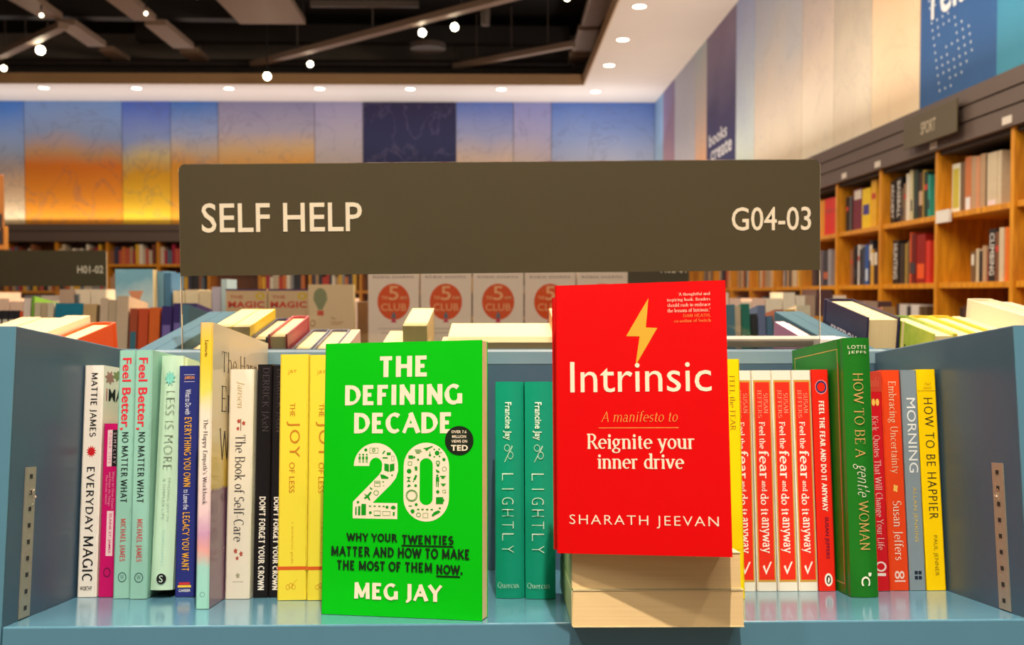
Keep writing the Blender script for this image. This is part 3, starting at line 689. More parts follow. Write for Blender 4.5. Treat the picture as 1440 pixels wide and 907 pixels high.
# ------------------------------------------------------------------ the front books
def fb(x, y, lean, z=0, pitch=0):
    return MU @ T(x/1000, y/1000, z/1000+.0003) @ RY(math.atan(lean/200)) @ RX(pitch)
def px(items, top, bot):
    H = bot-top
    return [tuple([*it[:7], (it[7]-top)/H, (it[8]-top)/H, *it[9:]]) for it in items]
BK = (28, 26, 28); WHT = (245, 232, 214)
it = px([('s', 'T', 'MATTIE JAMES', 'grotm', BK, .34, .72, 524, 615, 'd'), ('s', 'F', 12, 0, (200, 30, 35), .25, .75, 628, 644),
         ('s', 'T', 'EVERYDAY', 'grotm', BK, .3, .72, 658, 749, 'd'), ('s', 'T', 'MAGIC', 'grotm', BK, .24, .78, 755, 817, 'd'), ('s', 'T', 'WORTHY', 'bold', BK, .16, .78, 824, 830),
         ('f', 'T', 'MAKE', 'bold', BK, .10, .55, 546, 564), ('f', 'R', 0, 0, (190, 60, 80), .06, .075, 546, 564), ('f', 'F', 7, 0, (170, 120, 110), .03, .2, 520, 540), ('f', 'F', 6, 0, (130, 140, 90), .16, .34, 518, 534)], 513, 839)
book('white paperback with black lettering and a red flower, leftmost on the front shelf', fb(-362.8, 122.8, -1.3), .0158, .129, .1912, (238, 226, 212), items=it)
MG = (200, 22, 100)
it = px([('s', 'R', 0, 0, (240, 205, 205), .3, .62, 604, 656), ('s', 'R', 0, 0, BK, .62, .96, 604, 656), ('s', 'T', 'SIMPLIFY', 'spaced', (235, 200, 200), .7, .88, 608, 652, 'd'),
         ('s', 'T', 'YOUR LIFE', 'spaced', MG, .38, .56, 608, 652, 'd'), ('s', 'T', '100 Ways to Slow Down', 'serifi', (240, 190, 200), .66, .84, 664, 716, 'd'), ('s', 'T', 'and Enjoy the Things', 'serifi', (240, 190, 200), .44, .62, 664, 712, 'd'), ('s', 'T', 'That Really Matter', 'serifi', (240, 190, 200), .24, .4, 668, 710, 'd'),
         ('s', 'R', 0, 0, (244, 205, 205), .42, .86, 719, 782), ('s', 'T', 'ELAINE ST. JAMES', 'mid', MG, .54, .74, 723, 778, 'd'), ('s', 'Q', .7, 0, (120, 18, 66), .3, .8, 798, 812)], 595, 839)
book('short magenta paperback beside the white leftmost one', fb(-345.4, 122.4, -1.0), .0124, .11, .1422, MG, items=it)
def feel(b=0):
    return px([('s', 'T', 'Feel Better,', 'bold', (222, 42, 58), .14, .76, 503, 606, 'd'), ('s', 'T', 'NO MATTER WHAT', 'grotm', (24, 34, 36), .3, .7, 609, 708, 'd'),
               ('s', 'T', 'MICHAEL JAMES', 'grotm', (216, 70, 74), .32, .68, 731, 790, 'd'), ('s', 'Q', .8, 0, (60, 90, 90), .28, .78, 805, 819), ('s', 'T', 'W', 'sans', (60, 90, 90), .42, .64, 808.5, 815)], 492, 841)
MINT = (150, 198, 178)
book('mint green paperback with red heading, left copy of the pair', fb(-330.6, 115, -2.2), .0138, .135, .2032, MINT, group='mint green twin paperbacks', items=feel())
book('mint green paperback with red heading, right copy of the pair', fb(-316.3, 112, -2.1), .0142, .135, .2032, MINT, group='mint green twin paperbacks', items=feel())
it = px([('s', 'F', 9, 0, (120, 196, 180), .24, .72, 532, 552), ('s', 'T', 'LESS IS MORE', 'thin', (122, 134, 118), .34, .74, 560, 668, 'd'), ('s', 'T', 'FINDING JOY IN', 'thin', (110, 130, 116), .58, .72, 680, 738, 'd'), ('s', 'T', 'A SIMPLER LIFE', 'thin', (110, 130, 116), .38, .52, 680, 736, 'd'),
         ('s', 'T', 'ROBIN JAMES', 'thin', (140, 200, 190), .42, .58, 750, 798, 'd'), ('s', 'O', 0, 0, BK, .3, .74, 808, 822), ('s', 'T', 'S', 'sans', (200, 220, 200), .43, .6, 810.5, 819.5)], 510, 830)
mless = MU @ T(-.3012, .1185, .0065) @ RX(R(-2.9))
book('pale mint hardback with thin grey lettering, lifted a little off the shelf', mless, .0180, .129, .1935, (186, 214, 186), hard=True, items=it)
it = px([('s', 'R', 0, 0, (190, 180, 200), .25, .8, 526.5, 527.3), ('s', 'T', 'JAMESON', 'bold', (232, 150, 60), .28, .78, 529, 534.5), ('s', 'R', 0, 0, (190, 180, 200), .25, .8, 536.5, 537.3),
         ('s', 'T', 'What to Do with', 'sans', (225, 225, 240), .34, .62, 548, 584, 'd'), ('s', 'T', 'EVERYTHING YOU OWN', 'grotm', (245, 176, 40), .32, .68, 588, 686, 'd'), ('s', 'T', 'to Leave the', 'sans', (225, 225, 240), .34, .62, 690, 718, 'd'),
         ('s', 'T', 'LEGACY YOU WANT', 'grotm', (245, 176, 40), .32, .68, 722, 803, 'd'), ('s', 'R', 0, 0, (200, 50, 50), .2, .74, 819, 822.5), ('s', 'R', 0, 0, (240, 200, 60), .14, .8, 823, 826), ('s', 'T', 'CAREER', 'bold', (240, 235, 230), .2, .78, 828.5, 832)], 514, 839)
book('dark blue paperback with orange capitals, left of the tall pastel workbook', fb(-281.9, 120.3, -2.3), .0165, .13, .1905, (44, 50, 118), items=it)
sp_ = ramp_mat('pastel_spine', [(0, (150, 205, 185)), (.14, (160, 205, 190)), (.2, (230, 160, 150)), (.26, (205, 150, 180)), (.33, (235, 200, 200)), (.5, (240, 222, 205)), (.68, (238, 222, 200)), (.76, (225, 215, 90)), (.86, (240, 200, 50)), (.93, (245, 200, 50)), (1, (240, 190, 130))], 2, 0, .222, .4, .08, 60)
fr_ = ramp_mat('workbook_cover', [(0, (110, 70, 100)), (.40, (120, 80, 104)), (.41, (200, 165, 60)), (.52, (214, 180, 90)), (.6, (214, 192, 150)), (1, (208, 194, 168))], 2, 0, .222, .22, .02, 60)
it = px([('s', 'T', 'Jansen', 'serif', (70, 55, 30), .36, .68, 478, 502, 'd'), ('s', 'T', "The Happy Empath's Workbook", 'serif', (58, 50, 62), .3, .74, 592, 712, 'd'), ('s', 'Q', .8, 0, (90, 140, 130), .3, .7, 833, 840),
         ('f', 'T', 'The Happy', 'serifl', (44, 32, 34), .14, .86, 490, 530), ('f', 'T', "Empath's", 'serifl', (44, 32, 34), .14, .82, 541, 592), ('f', 'T', 'Workbook', 'serifl', (44, 32, 34), .12, .88, 604, 652),
         ('f', 'T', 'HANDS-ON ACTIVITIES', 'spaced', (80, 50, 66), .16, .86, 700, 712), ('f', 'T', 'STEPHANIE JAMESON', 'spaced', (190, 150, 150), .16, .8, 780, 790)], 453, 856)
book('tallest pastel watercolour workbook standing forward of the row', fb(-248.6, 64.1, -2.6), .0100, .198, .2213, fr_, spine=sp_, items=it)
leaf = ramp_mat('leaf_print', [(0, (236, 226, 202)), (1, (236, 226, 202))], 2, 0, .2, .5, 0, 6, (40, 70, 40), 95)
it = px([('s', 'T', 'Jansen', 'serifi', (206, 178, 120), .3, .62, 536, 574, 'd'), ('s', 'F', 5, 0, (180, 70, 50), .34, .5, 590, 597), ('s', 'F', 5, 0, (180, 70, 50), .54, .7, 593, 600), ('s', 'F', 5, 0, (180, 70, 50), .32, .46, 601, 607), ('s', 'R', 0, 0, (120, 80, 50), .49, .52, 590, 607),
         ('s', 'T', 'The Book of Self-Care', 'serif', (52, 46, 56), .3, .72, 613, 763, 'd'), ('s', 'F', 5, 0, (180, 80, 60), .32, .48, 772, 780), ('s', 'F', 5, 0, (180, 80, 60), .55, .7, 776, 784), ('s', 'F', 5, 0, (180, 80, 60), .4, .54, 783, 789), ('s', 'F', 5, 0, (170, 160, 130), .42, .6, 806, 814), ('s', 'R', 0, 0, (190, 175, 150), .3, .74, 818, 819)], 519, 842)
book('cream paperback with small red flowers on the spine, right of the workbook', fb(-238.0, 108.6, -.8), .0200, .135, .1868, leaf, spine=(240, 226, 204), items=it)
def crown():
    return px([('s', 'T', 'DERRICK JAXN', 'serifl', (88, 76, 78), .34, .84, 517, 608, 'd'), ('s', 'T', "DON'T FORGET YOUR CROWN", 'grot', (238, 226, 212), .3, .76, 700, 830, 'd')], 512, 840)
book('black paperback with white condensed lettering, left copy of the pair', fb(-216.6, 114.9, -.6), .0119, .13, .1912, (30, 26, 28), group='black twin paperbacks', items=crown())
book('black paperback partly hidden behind the yellow pair, right copy', fb(-204.3, 115.5, -.4), .0100, .13, .1904, (30, 26, 28), group='black twin paperbacks', items=crown())
OC = (204, 122, 30)
def joy():
    a = [('s', 'T', 'JAY', 'light', OC, .27, .58, 520, 527), ('s', 'T', 'THE', 'sans', OC, .36, .54, 568, 587, 'd'), ('s', 'T', 'JOY', 'wide', OC, .25, .72, 594, 645, 'd'), ('s', 'T', 'OF LESS', 'sans', OC, .36, .55, 652, 695, 'd'),
         ('s', 'R', 0, 0, (214, 90, 30), 0, 1, 797.5, 802.5), ('s', 'T', 'a minimalist guide', 'spaced', OC, .43, .56, 736, 793, 'd')]
    for k, (ca, cy) in enumerate([(.36, 826), (.47, 824), (.56, 826)]): a.append(('s', 'Q', .78, 0, OC, ca-.07, ca+.07, cy-3.5, cy+3.5))
    a.append(('s', 'P', [(.44, .0), (.48, .0), (.9, 1), (.86, 1)], 0, OC, .3, .72, 816, 824))
    return px(a, 498, 844)
YL = (236, 208, 62)
book('thick yellow paperback with orange lettering, left copy of the pair', fb(-193.9, 100.4, -1.5), .0234, .13, .1985, YL, group='yellow twin paperbacks', items=joy())
book('thick yellow paperback with orange lettering, right copy beside the green cover', fb(-170.0, 99.7, -1.4), .0232, .13, .1980, YL, group='yellow twin paperbacks', items=joy())
def lightly():
    a = [('s', 'T', 'Francine Jay', 'bold', (214, 236, 216), .26, .56, 567, 621, 'd'), ('s', 'T', 'Quercus', 'serif', (190, 222, 205), .06, .8, 820, 829)]
    for i, ch in enumerate('LIGHTLY'):
        if ch == 'I': a += [('s', 'R', 0, 0, (206, 232, 214), q, q+.085, 672.5+i*16.8, 673.7+i*16.8) for q in (.22, .30, .38, .46, .54)]
        else: a.append(('s', 'T', ch, 'thin', (206, 232, 214), .22, .62, 668+i*16.8, 678+i*16.8, 'd'))
    a += [('s', 'Q', .8, 0, (170, 215, 190), .3, .5, 627, 637), ('s', 'Q', .8, 0, (170, 215, 190), .42, .62, 637, 648), ('s', 'P', [(0, 0), (.08, 0), (1, .9), (.92, 1)], 0, (170, 215, 190), .3, .6, 628, 652)]
    return px(a, 537.5, 842)
TEAL = (22, 146, 116)
book('teal clothbound book with thin spaced capitals, left copy of the pair', fb(-17.5, 105.1, -.1), .0232, .12, .1757, TEAL, hard=True, group='teal twin books', items=lightly())
book('teal clothbound book with thin spaced capitals, right copy beside the red cover', fb(6.3, 101, .2), .0245, .12, .1755, TEAL, hard=True, group='teal twin books', items=lightly())
it = px([('s', 'T', 'FEEL the FEAR', 'serif', (150, 124, 20), .3, .66, 530, 608, 'd'), ('s', 'R', 0, 0, (225, 190, 20), 0, 1, 775, 776)], 506, 843.5)
book('bright yellow paperback spine just right of the red cover', fb(170.4, 91, .6), .0126, .129, .1935, (250, 212, 10), items=it)
RD = (232, 44, 22)
def fear():
    a = [('s', 'R', 0, 0, (196, 150, 60), .06, .94, 536, 820), ('s', 'R', 0, 0, RD, .12, .88, 539, 817), 
         ('s', 'T', 'SUSAN', 'serifl', (238, 190, 150), .56, .78, 555, 583, 'd'), ('s', 'T', 'JEFFERS', 'serifl', (238, 190, 150), .24, .46, 550, 590, 'd'),
         ('s', 'T', 'Feel the', 'slab', WHT, .3, .6, 596, 634, 'd'), ('s', 'T', 'fear', 'slab', WHT, .26, .76, 637, 676, 'd'), ('s', 'T', 'and', 'slab', WHT, .36, .62, 679, 694, 'd'),
         ('s', 'T', 'do it', 'slab', WHT, .28, .68, 697, 727, 'd'), ('s', 'T', 'anyway', 'slab', WHT, .18, .66, 730, 780, 'd')]
    a.append(('s', 'P', [(.0, .65), (.35, .0), (1, 1), (.82, 1), (.36, .3), (.2, .75)], 0, WHT, .3, .76, 792, 810))
    return px(a, 522, 832.6)
sjx = [(185.0, 128.6, .9, 17.0), (202.9, 128, .4, 17.0), (220.6, 127.5, -.1, 16.9), (238.1, 126.9, -.3, 16.3)]
wd_ = ['leftmost, beside the bright yellow spine', 'second from left', 'third from left', 'rightmost, beside the plain red spine']
for (x, y, l, tt), wl in zip(sjx, wd_):
    book('white and red banded paperback of the four alike, %s' % wl, fb(x, y, l), tt/1000, .129, .1862, (236, 226, 206), group='four white and red banded paperbacks', items=fear())
it = px([('s', 'Q', .72, 0, (50, 50, 100), .2, .86, 537, 555), ('s', 'Q', .96, 0, (235, 225, 230), .17, .89, 536, 556), ('s', 'T', 'FEEL THE FEAR AND DO IT ANYWAY', 'grot', WHT, .34, .68, 566, 722, 'd'),
         ('s', 'T', 'SUSAN JEFFERS', 'bold', (110, 20, 50), .4, .68, 730, 788, 'd'), ('s', 'O', 0, 0, WHT, .32, .8, 808, 826), ('s', 'O', 0, 0, BK, .42, .7, 811, 823), ('s', 'P', [(.5, 0), (1, .6), (.6, 1), (.2, .8), (0, .3)], 0, WHT, .5, .64, 813, 822)], 521, 832.6)
book('plain red paperback with white condensed lettering, left of the dark green hardback', fb(255.2, 126.4, -.2), .0142, .129, .1867, (232, 40, 24), items=it)
GD = (200, 160, 90); GRN = (32, 112, 30)
it = px([('s', 'T', 'LOTTE', 'wide', (226, 228, 190), .16, .84, 488, 493), ('s', 'T', 'JEFFS', 'wide', (226, 228, 190), .16, .84, 496, 501), ('s', 'T', 'HOW TO BE A', 'serif', GD, .3, .66, 528, 647, 'd'),
         ('s', 'T', 'gentle', 'script', (236, 232, 205), .2, .78, 656, 702, 'd'), ('s', 'T', 'WOMAN', 'serif', GD, .34, .7, 707, 775, 'd'), ('s', 'T', 'C', 'bold', (236, 232, 205), .34, .66, 811, 824, 'd'), ('s', 'T', "'", 'bold', (236, 232, 205), .6, .72, 806, 811),
         ('b', 'R', 0, 0, GD, .06, .90, 491, 492), ('b', 'R', 0, 0, GD, .90, .907, 491, 826), ('b', 'R', 0, 0, GD, .06, .067, 491, 826), ('b', 'R', 0, 0, GD, .06, .90, 825, 826), ('b', 'R', 0, 0, (120, 70, 30), .905, .925, 512, 830)], 477, 840)
book('dark green hardback with gold and white lettering, tallest on the right side', fb(271.0, 97, .8), .0225, .138, .2114, GRN, hard=True, items=it)
it = px([('s', 'R', 0, 0, (196, 60, 40), 0, 1, 524, 553), ('s', 'T', 'mindful', 'serifi', (214, 110, 80), .45, .9, 532, 546), ('s', 'O', 0, 0, (240, 190, 80), .55, .7, 563, 573), ('s', 'O', 0, 0, (240, 190, 80), .72, .87, 563, 573),
         ('s', 'T', 'Kick', 'serif', (238, 170, 160), .5, .8, 588, 609, 'd'), ('s', 'T', 'Quotes That Will Change Your Life', 'serif', (240, 190, 180), .48, .84, 615, 776, 'd'), ('s', 'Q', .7, 0, (238, 215, 205), .42, .88, 792, 806), ('s', 'R', 0, 0, (238, 215, 205), .45, .85, 808, 812)], 524, 832.6)
book('red paperback squeezed between the dark green hardback and the orange one', fb(294.4, 125, -.2), .0203, .129, .1848, (204, 24, 34), items=it)
it = px([('s', 'T', 'Embracing Uncertainty', 'serif', (240, 200, 160), .24, .76, 538, 669, 'd'), ('s', 'F', 4, 0, (245, 190, 90), .36, .64, 684, 696), ('s', 'T', 'Susan Jeffers', 'serif', (244, 224, 200), .26, .78, 708, 790, 'd'),
         ('s', 'Q', .5, 0, (238, 205, 190), .26, .52, 805, 816), ('s', 'Q', .5, 0, (238, 205, 190), .5, .76, 805, 816), ('s', 'R', 0, 0, (238, 205, 190), .24, .8, 818, 820)], 522, 832)
book('orange red paperback with pale serif lettering, left of the grey one', fb(315.5, 126.5, -.4), .0163, .129, .1861, (232, 70, 28), items=it)
it = px([('s', 'T', 'MORNING', 'sans', (228, 226, 220), .26, .82, 562, 668, 'd'), ('s', 'T', 'ALLAN JENKINS', 'light', (226, 190, 70), .36, .64, 688, 765, 'd')] +
        [('s', 'R', 0, 0, (30, 34, 50), a, a+.2, b, b+5) for a in (.3, .54) for b in (805, 812)], 522, 832)
book('grey paperback with white capitals, left of the rightmost yellow one', fb(332.5, 126.3, 0), .0136, .129, .1861, (128, 140, 146), items=it)
it = px([('s', 'T', 'Paul', 'serifi', (130, 100, 20), .38, .72, 540, 544), ('s', 'T', 'Jenner', 'serifi', (130, 100, 20), .3, .76, 545.5, 550), ('s', 'R', 0, 0, (120, 100, 10), 0, 1, 551.8, 552.5),
         ('s', 'T', 'HOW TO BE HAPPIER', 'lw', (46, 40, 26), .28, .76, 562, 733, 'd'), ('s', 'T', 'PAUL JENNER', 'light', (120, 96, 16), .38, .64, 756, 812, 'd')], 521, 832)
book('yellow paperback with dark thin lettering, rightmost on the front shelf', fb(346.8, 125.7, -.9), .0163, .129, .1867, (248, 202, 6), items=it)

# ------------------------------------------------------------------ green face-out book
def face_M(x, y, z, yaw, wd, lean=0):
    # spine at the viewer's left, front cover towards the viewer; (x,y,z) = bottom front left corner in shelf space
    return MU @ T(x, y, z+.0003) @ RZ(yaw) @ RX(-lean) @ RZ(-PI/2)
def fpx(items, x0, x1, y0, y1):
    out = []
    for it in items:
        f, k, d, s, c, a0, a1, b0, b1 = it[:9]
        if k == 'P' and s == 'abs':
            d = [((x-x0)/(x1-x0), (y-y0)/(y1-y0)) for x, y in d]
            out.append((f, k, d, s, c, 0, 1, 0, 1)); continue
        out.append((f, k, d, s, c, (a0-x0)/(x1-x0), (a1-x0)/(x1-x0), (b0-y0)/(y1-y0), (b1-y0)/(y1-y0)))
    return out
GW, GT, GH = .1249, .0155, .2022
gy = math.atan2(.02277-.05512, -.02417+.14487)
CW = (246, 226, 196); GG = (0, 190, 10)
def arc(cx, cy, rx, ry, a0, a1, n=16): return [(cx+rx*math.cos(R(a0+(a1-a0)*i/n)), cy+ry*math.sin(R(a0+(a1-a0)*i/n))) for i in range(n+1)]
it = [('f', 'T', 'THE', 'grot', CW, 546, 612, 503.5, 533), ('f', 'T', 'DEFINING', 'grot', CW, 496.5, 661, 543, 572.5), ('f', 'T', 'DECADE', 'grot', CW, 510, 646, 582.5, 612.5)]
# big 2 and 0 with little pictures in them
cx, cy = 541.6, 657
two_o = [(510.5, 657.5)]+arc(541.6, 657.5, 31.3, 32, 180, 360, 20)+[(572.9, 664), (570, 674), (563, 683), (537.5, 708.5), (572.4, 708.5), (572.4, 730.3), (509.6, 730.3), (509.6, 707.5), (546, 670), (550, 664), (550.5, 656)]
two_i = arc(541.6, 656.5, 9.2, 10.5, 0, -180, 12)
two = two_o+two_i+[(532.4, 657.5)]
it.append(('f', 'P', two, 'abs', CW, 0, 0, 0, 0))
zo = arc(612, 657.5, 31.3, 32.5, 180, 360, 20)+arc(612, 700.5, 31.3, 32.5, 0, 180, 20)
zi = arc(612, 655.5, 9, 9, 180, 360, 20)+arc(612, 701.5, 9, 9, 0, 180, 20)
for i in range(len(zo)):
    j = (i+1) % len(zo); it.append(('f', 'P', [zo[i], zo[j], zi[j], zi[i]], 'abs', CW, 0, 0, 0, 0))
rg = random.Random(11); ic = []
GI = (10, 150, 20)
def P(x, y): return (500+x/7.56, 620+y/7.56)
def ipoly(pts): it.append(('f', 'P', [P(*q) for q in pts], 'abs', GI, 0, 0, 0, 0))
def idisc(x, y, r): ipoly([(x+r*math.cos(2*PI*k/8), y+r*math.sin(2*PI*k/8)) for k in range(8)])
def iring(x, y, r, t=.8):
    a, b = P(x-r, y-r), P(x+r, y+r); it.append(('f', 'Q', t, 0, GI, a[0], b[0], a[1], b[1]))
def irect(x0, y0, x1, y1): ipoly([(x0, y0), (x1, y0), (x1, y1), (x0, y1)])
def iframe(x0, y0, x1, y1, w_=5):
    irect(x0, y0, x1, y0+w_); irect(x0, y1-w_, x1, y1); irect(x0, y0, x0+w_, y1); irect(x1-w_, y0, x1, y1)
for x in (140, 178, 216): idisc(x, 165, 10 if x != 178 else 12); irect(x-12, 182, x+12, 215); irect(x-9, 215, x-2, 252); irect(x+2, 215, x+9, 252)
idisc(205, 115, 18); iframe(245, 92, 340, 150); iring(290, 118, 18, .5); ipoly([(380, 150), (405, 118), (415, 128), (392, 160)]); irect(430, 140, 472, 170); irect(385, 190, 440, 205); iframe(480, 175, 510, 230, 4)
ipoly([(405, 255), (455, 265), (455, 345), (405, 330)]); ipoly([(462, 265), (512, 255), (512, 330), (462, 345)])
ipoly([(360, 370), (400, 375), (450, 400), (450, 418), (375, 418)]); idisc(488, 380, 10); iframe(300, 440, 365, 500, 6); irect(310, 455, 355, 465); idisc(395, 450, 9); idisc(400, 490, 6)
ipoly([(255, 500), (275, 520), (290, 525), (270, 535), (252, 518)]); iring(322, 565, 28, .75)
ipoly([(185, 570), (225, 590), (262, 550), (275, 562), (245, 605), (262, 640), (250, 648), (228, 620), (200, 632), (190, 622), (212, 600)])
idisc(128, 665, 15); ipoly([(100, 720), (115, 705), (115, 800), (100, 800)]); irect(130, 705, 155, 802); irect(165, 682, 215, 800); irect(183, 695, 186, 790)
for x in (245, 295, 345, 390): irect(x, 698, x+24, 710)
idisc(438, 712, 17); idisc(505, 715, 22); irect(478, 708, 530, 726); iframe(300, 750, 370, 800, 4); irect(300, 795, 368, 806); iframe(390, 755, 475, 800, 4); idisc(262, 772, 16); irect(500, 760, 520, 800)
# zero
irect(660, 170, 710, 205); idisc(722, 190, 12); irect(725, 110, 790, 118); irect(730, 125, 800, 133); irect(740, 140, 780, 150); ipoly([(810, 95), (850, 90), (910, 70), (915, 80), (870, 105), (850, 128), (835, 108)]); idisc(885, 168, 14); irect(880, 130, 888, 165)
idisc(960, 145, 26); idisc(930, 108, 9); idisc(980, 105, 9); idisc(930, 185, 9); idisc(985, 180, 9); idisc(1000, 140, 8); idisc(1030, 212, 18); iring(968, 245, 22, .6); irect(955, 268, 982, 284); iring(1035, 310, 24, .8); iframe(655, 235, 698, 275, 5); idisc(668, 335, 26); idisc(740, 300, 17); irect(730, 310, 755, 328); idisc(762, 215, 12)
ipoly([(735, 370), (755, 380), (735, 430), (712, 425)]); idisc(715, 440, 8); ipoly([(640, 395), (690, 395), (665, 420), (690, 445), (640, 445), (665, 420)]); ipoly([(645, 500), (665, 468), (690, 485), (670, 500)]); idisc(738, 485, 15); ipoly([(945, 310), (985, 335), (985, 350), (955, 345)])
idisc(962, 378, 12); irect(948, 392, 982, 440); irect(950, 440, 960, 495); irect(968, 440, 978, 495); irect(990, 380, 1050, 392); irect(1005, 392, 1035, 410); ipoly([(995, 460), (1055, 460), (1025, 492)])
iring(697, 588, 62, .88); iring(697, 588, 50, .93); 
for k in range(12): idisc(697+44*math.cos(k*PI/6), 588+44*math.sin(k*PI/6), 3)
idisc(968, 545, 18); iframe(1018, 525, 1052, 555, 4); irect(950, 600, 1025, 670); irect(1000, 620, 1035, 645)
irect(665, 690, 700, 698); idisc(745, 680, 16); idisc(708, 750, 22)
for x in (755, 800, 848, 895): irect(x, 722, x+24, 736)
ipoly([(905, 790), (930, 755), (975, 735), (1000, 752), (960, 775), (915, 800)]); iring(770, 785, 24, .75); iframe(815, 765, 870, 815, 4); irect(980, 705, 1000, 722)
it += [('f', 'O', 0, 0, (22, 34, 18), 637.5, 676.5, 602, 642)]
for s_, x0, x1, y0, y1 in (('OVER 7.6', 646.5, 667, 608, 612), ('MILLION', 647.5, 666.5, 614.5, 618.5), ('VIEWS ON', 646.5, 668, 621, 625), ('TED', 646, 669, 628, 636)):
    it.append(('f', 'T', s_, 'heavy' if s_ == 'TED' else 'bold', CW, x0, x1, y0, y1))
DG = (16, 40, 14)
it += [('f', 'T', 'WHY YOUR', 'grot', DG, 501, 573, 750, 762), ('f', 'T', 'TWENTIES', 'grot', DG, 579.5, 650, 751, 763.5), ('f', 'R', 0, 0, DG, 578.5, 650, 765, 767),
       ('f', 'T', 'MATTER AND HOW TO MAKE', 'grot', DG, 480, 671, 768.5, 783), ('f', 'T', 'THE MOST OF THEM', 'grot', DG, 488.5, 621, 788, 801.5), ('f', 'T', 'NOW.', 'grot', DG, 626.5, 662, 790, 803), ('f', 'R', 0, 0, DG, 626.5, 658.5, 805, 807),
       ('f', 'T', 'MEG JAY', 'grot', CW, 513.5, 635, 817, 843)]
it = fpx(it, 466, 688, 483.5, 863)
book('bright green face-out paperback with a big number twenty on the cover', face_M(-.14487, .05512, 0, gy, GW), GT, GW, GH, GG, items=it, name='book', rough=.5, page=(240, 214, 160))

# ------------------------------------------------------------------ red face-out book on two lying books
def lying(label, x, y, z, yaw, wd, dp, th, bulge=0):
    # tail edge faces the viewer; long side runs back, spine on the left
    M = MU @ T(x, y, z+.0002) @ RZ(yaw) @ Matrix(((0, 1, 0, 0), (0, 0, 1, 0), (1, 0, 0, 0), (0, 0, 0, 1)))
    # book-local: x thickness -> up, y depth -> right, z height -> back
    root = thing('book', label, 'book', M, 'books lying under the red cover')
    book_parts(root, th, wd, dp, (214, 196, 150), page=(240, 206, 150), spine=(150, 160, 110), rough=.5)
    return root
lying('thick book lying flat on the shelf edge, page ends out, bottom of the two', .0339, -.0181, 0, -.03, .1196, .185, .0254)
lying('thick book lying on another under the red cover, page ends out', .0343, -.0168, .0256, -.03, .1180, .185, .0250)
IW, IT, IH = .1190, .0175, .1872
iy = math.atan2(-.03308+.00532, .14390-.02778)
OR_ = (236, 150, 70)
it = [('f', 'P', [(917.5, 467.6), (933.3, 468.7), (902, 520.8), (908.5, 479.9)], 'abs', (222, 168, 50), 0, 0, 0, 0), ('f', 'P', [(921.7, 426.6), (917.5, 467.6), (908.5, 479.9), (889.7, 479.2)], 'abs', (222, 168, 50), 0, 0, 0, 0),
      ('f', 'T', 'Intrinsic', 'sans', CW, 809.8, 1005.8, 514, 557), ('f', 'T', 'A manifesto to', 'serifi', OR_, 853, 959, 583, 598), ('f', 'R', 0, 0, OR_, 849, 960, 605.6, 606.6),
      ('f', 'T', 'Reignite your', 'serifb', CW, 832.7, 981, 614, 641), ('f', 'T', 'inner drive', 'serifb', CW, 847, 966.6, 641, 662), ('f', 'T', 'SHARATH JEEVAN', 'lw', CW, 807, 1011, 725, 742)]
for s_, x0, y0, y1 in (("'A thoughtful and", 963, 420.5, 426), ('inspiring book. Readers', 947.5, 427.8, 433.6), ('should rush to embrace', 948, 435, 440), ("the lessons of Intrinsic.'", 948, 442.5, 447.6), ('DAN HEATH,', 969.6, 450.5, 455.4), ('co-author of Switch', 957, 457.4, 461.8)):
    it.append(('f', 'T', s_, 'serif', CW if y0 < 449 else OR_, x0, 1006.7, y0, y1))
it = fpx(it, 788.5, 1028, 405, 778)
book('red face-out paperback with a gold lightning bolt standing on two lying books', face_M(.02778, -.00532, .0510, iy, IW), IT, IW, IH, (222, 0, 2), items=it, rough=.5)
book('dark red edge of a second copy behind the red lightning bolt cover', face_M(.0268, .0155, .0510, iy, IW), IT, IW, IH-.006, (200, 14, 14), rough=.5)

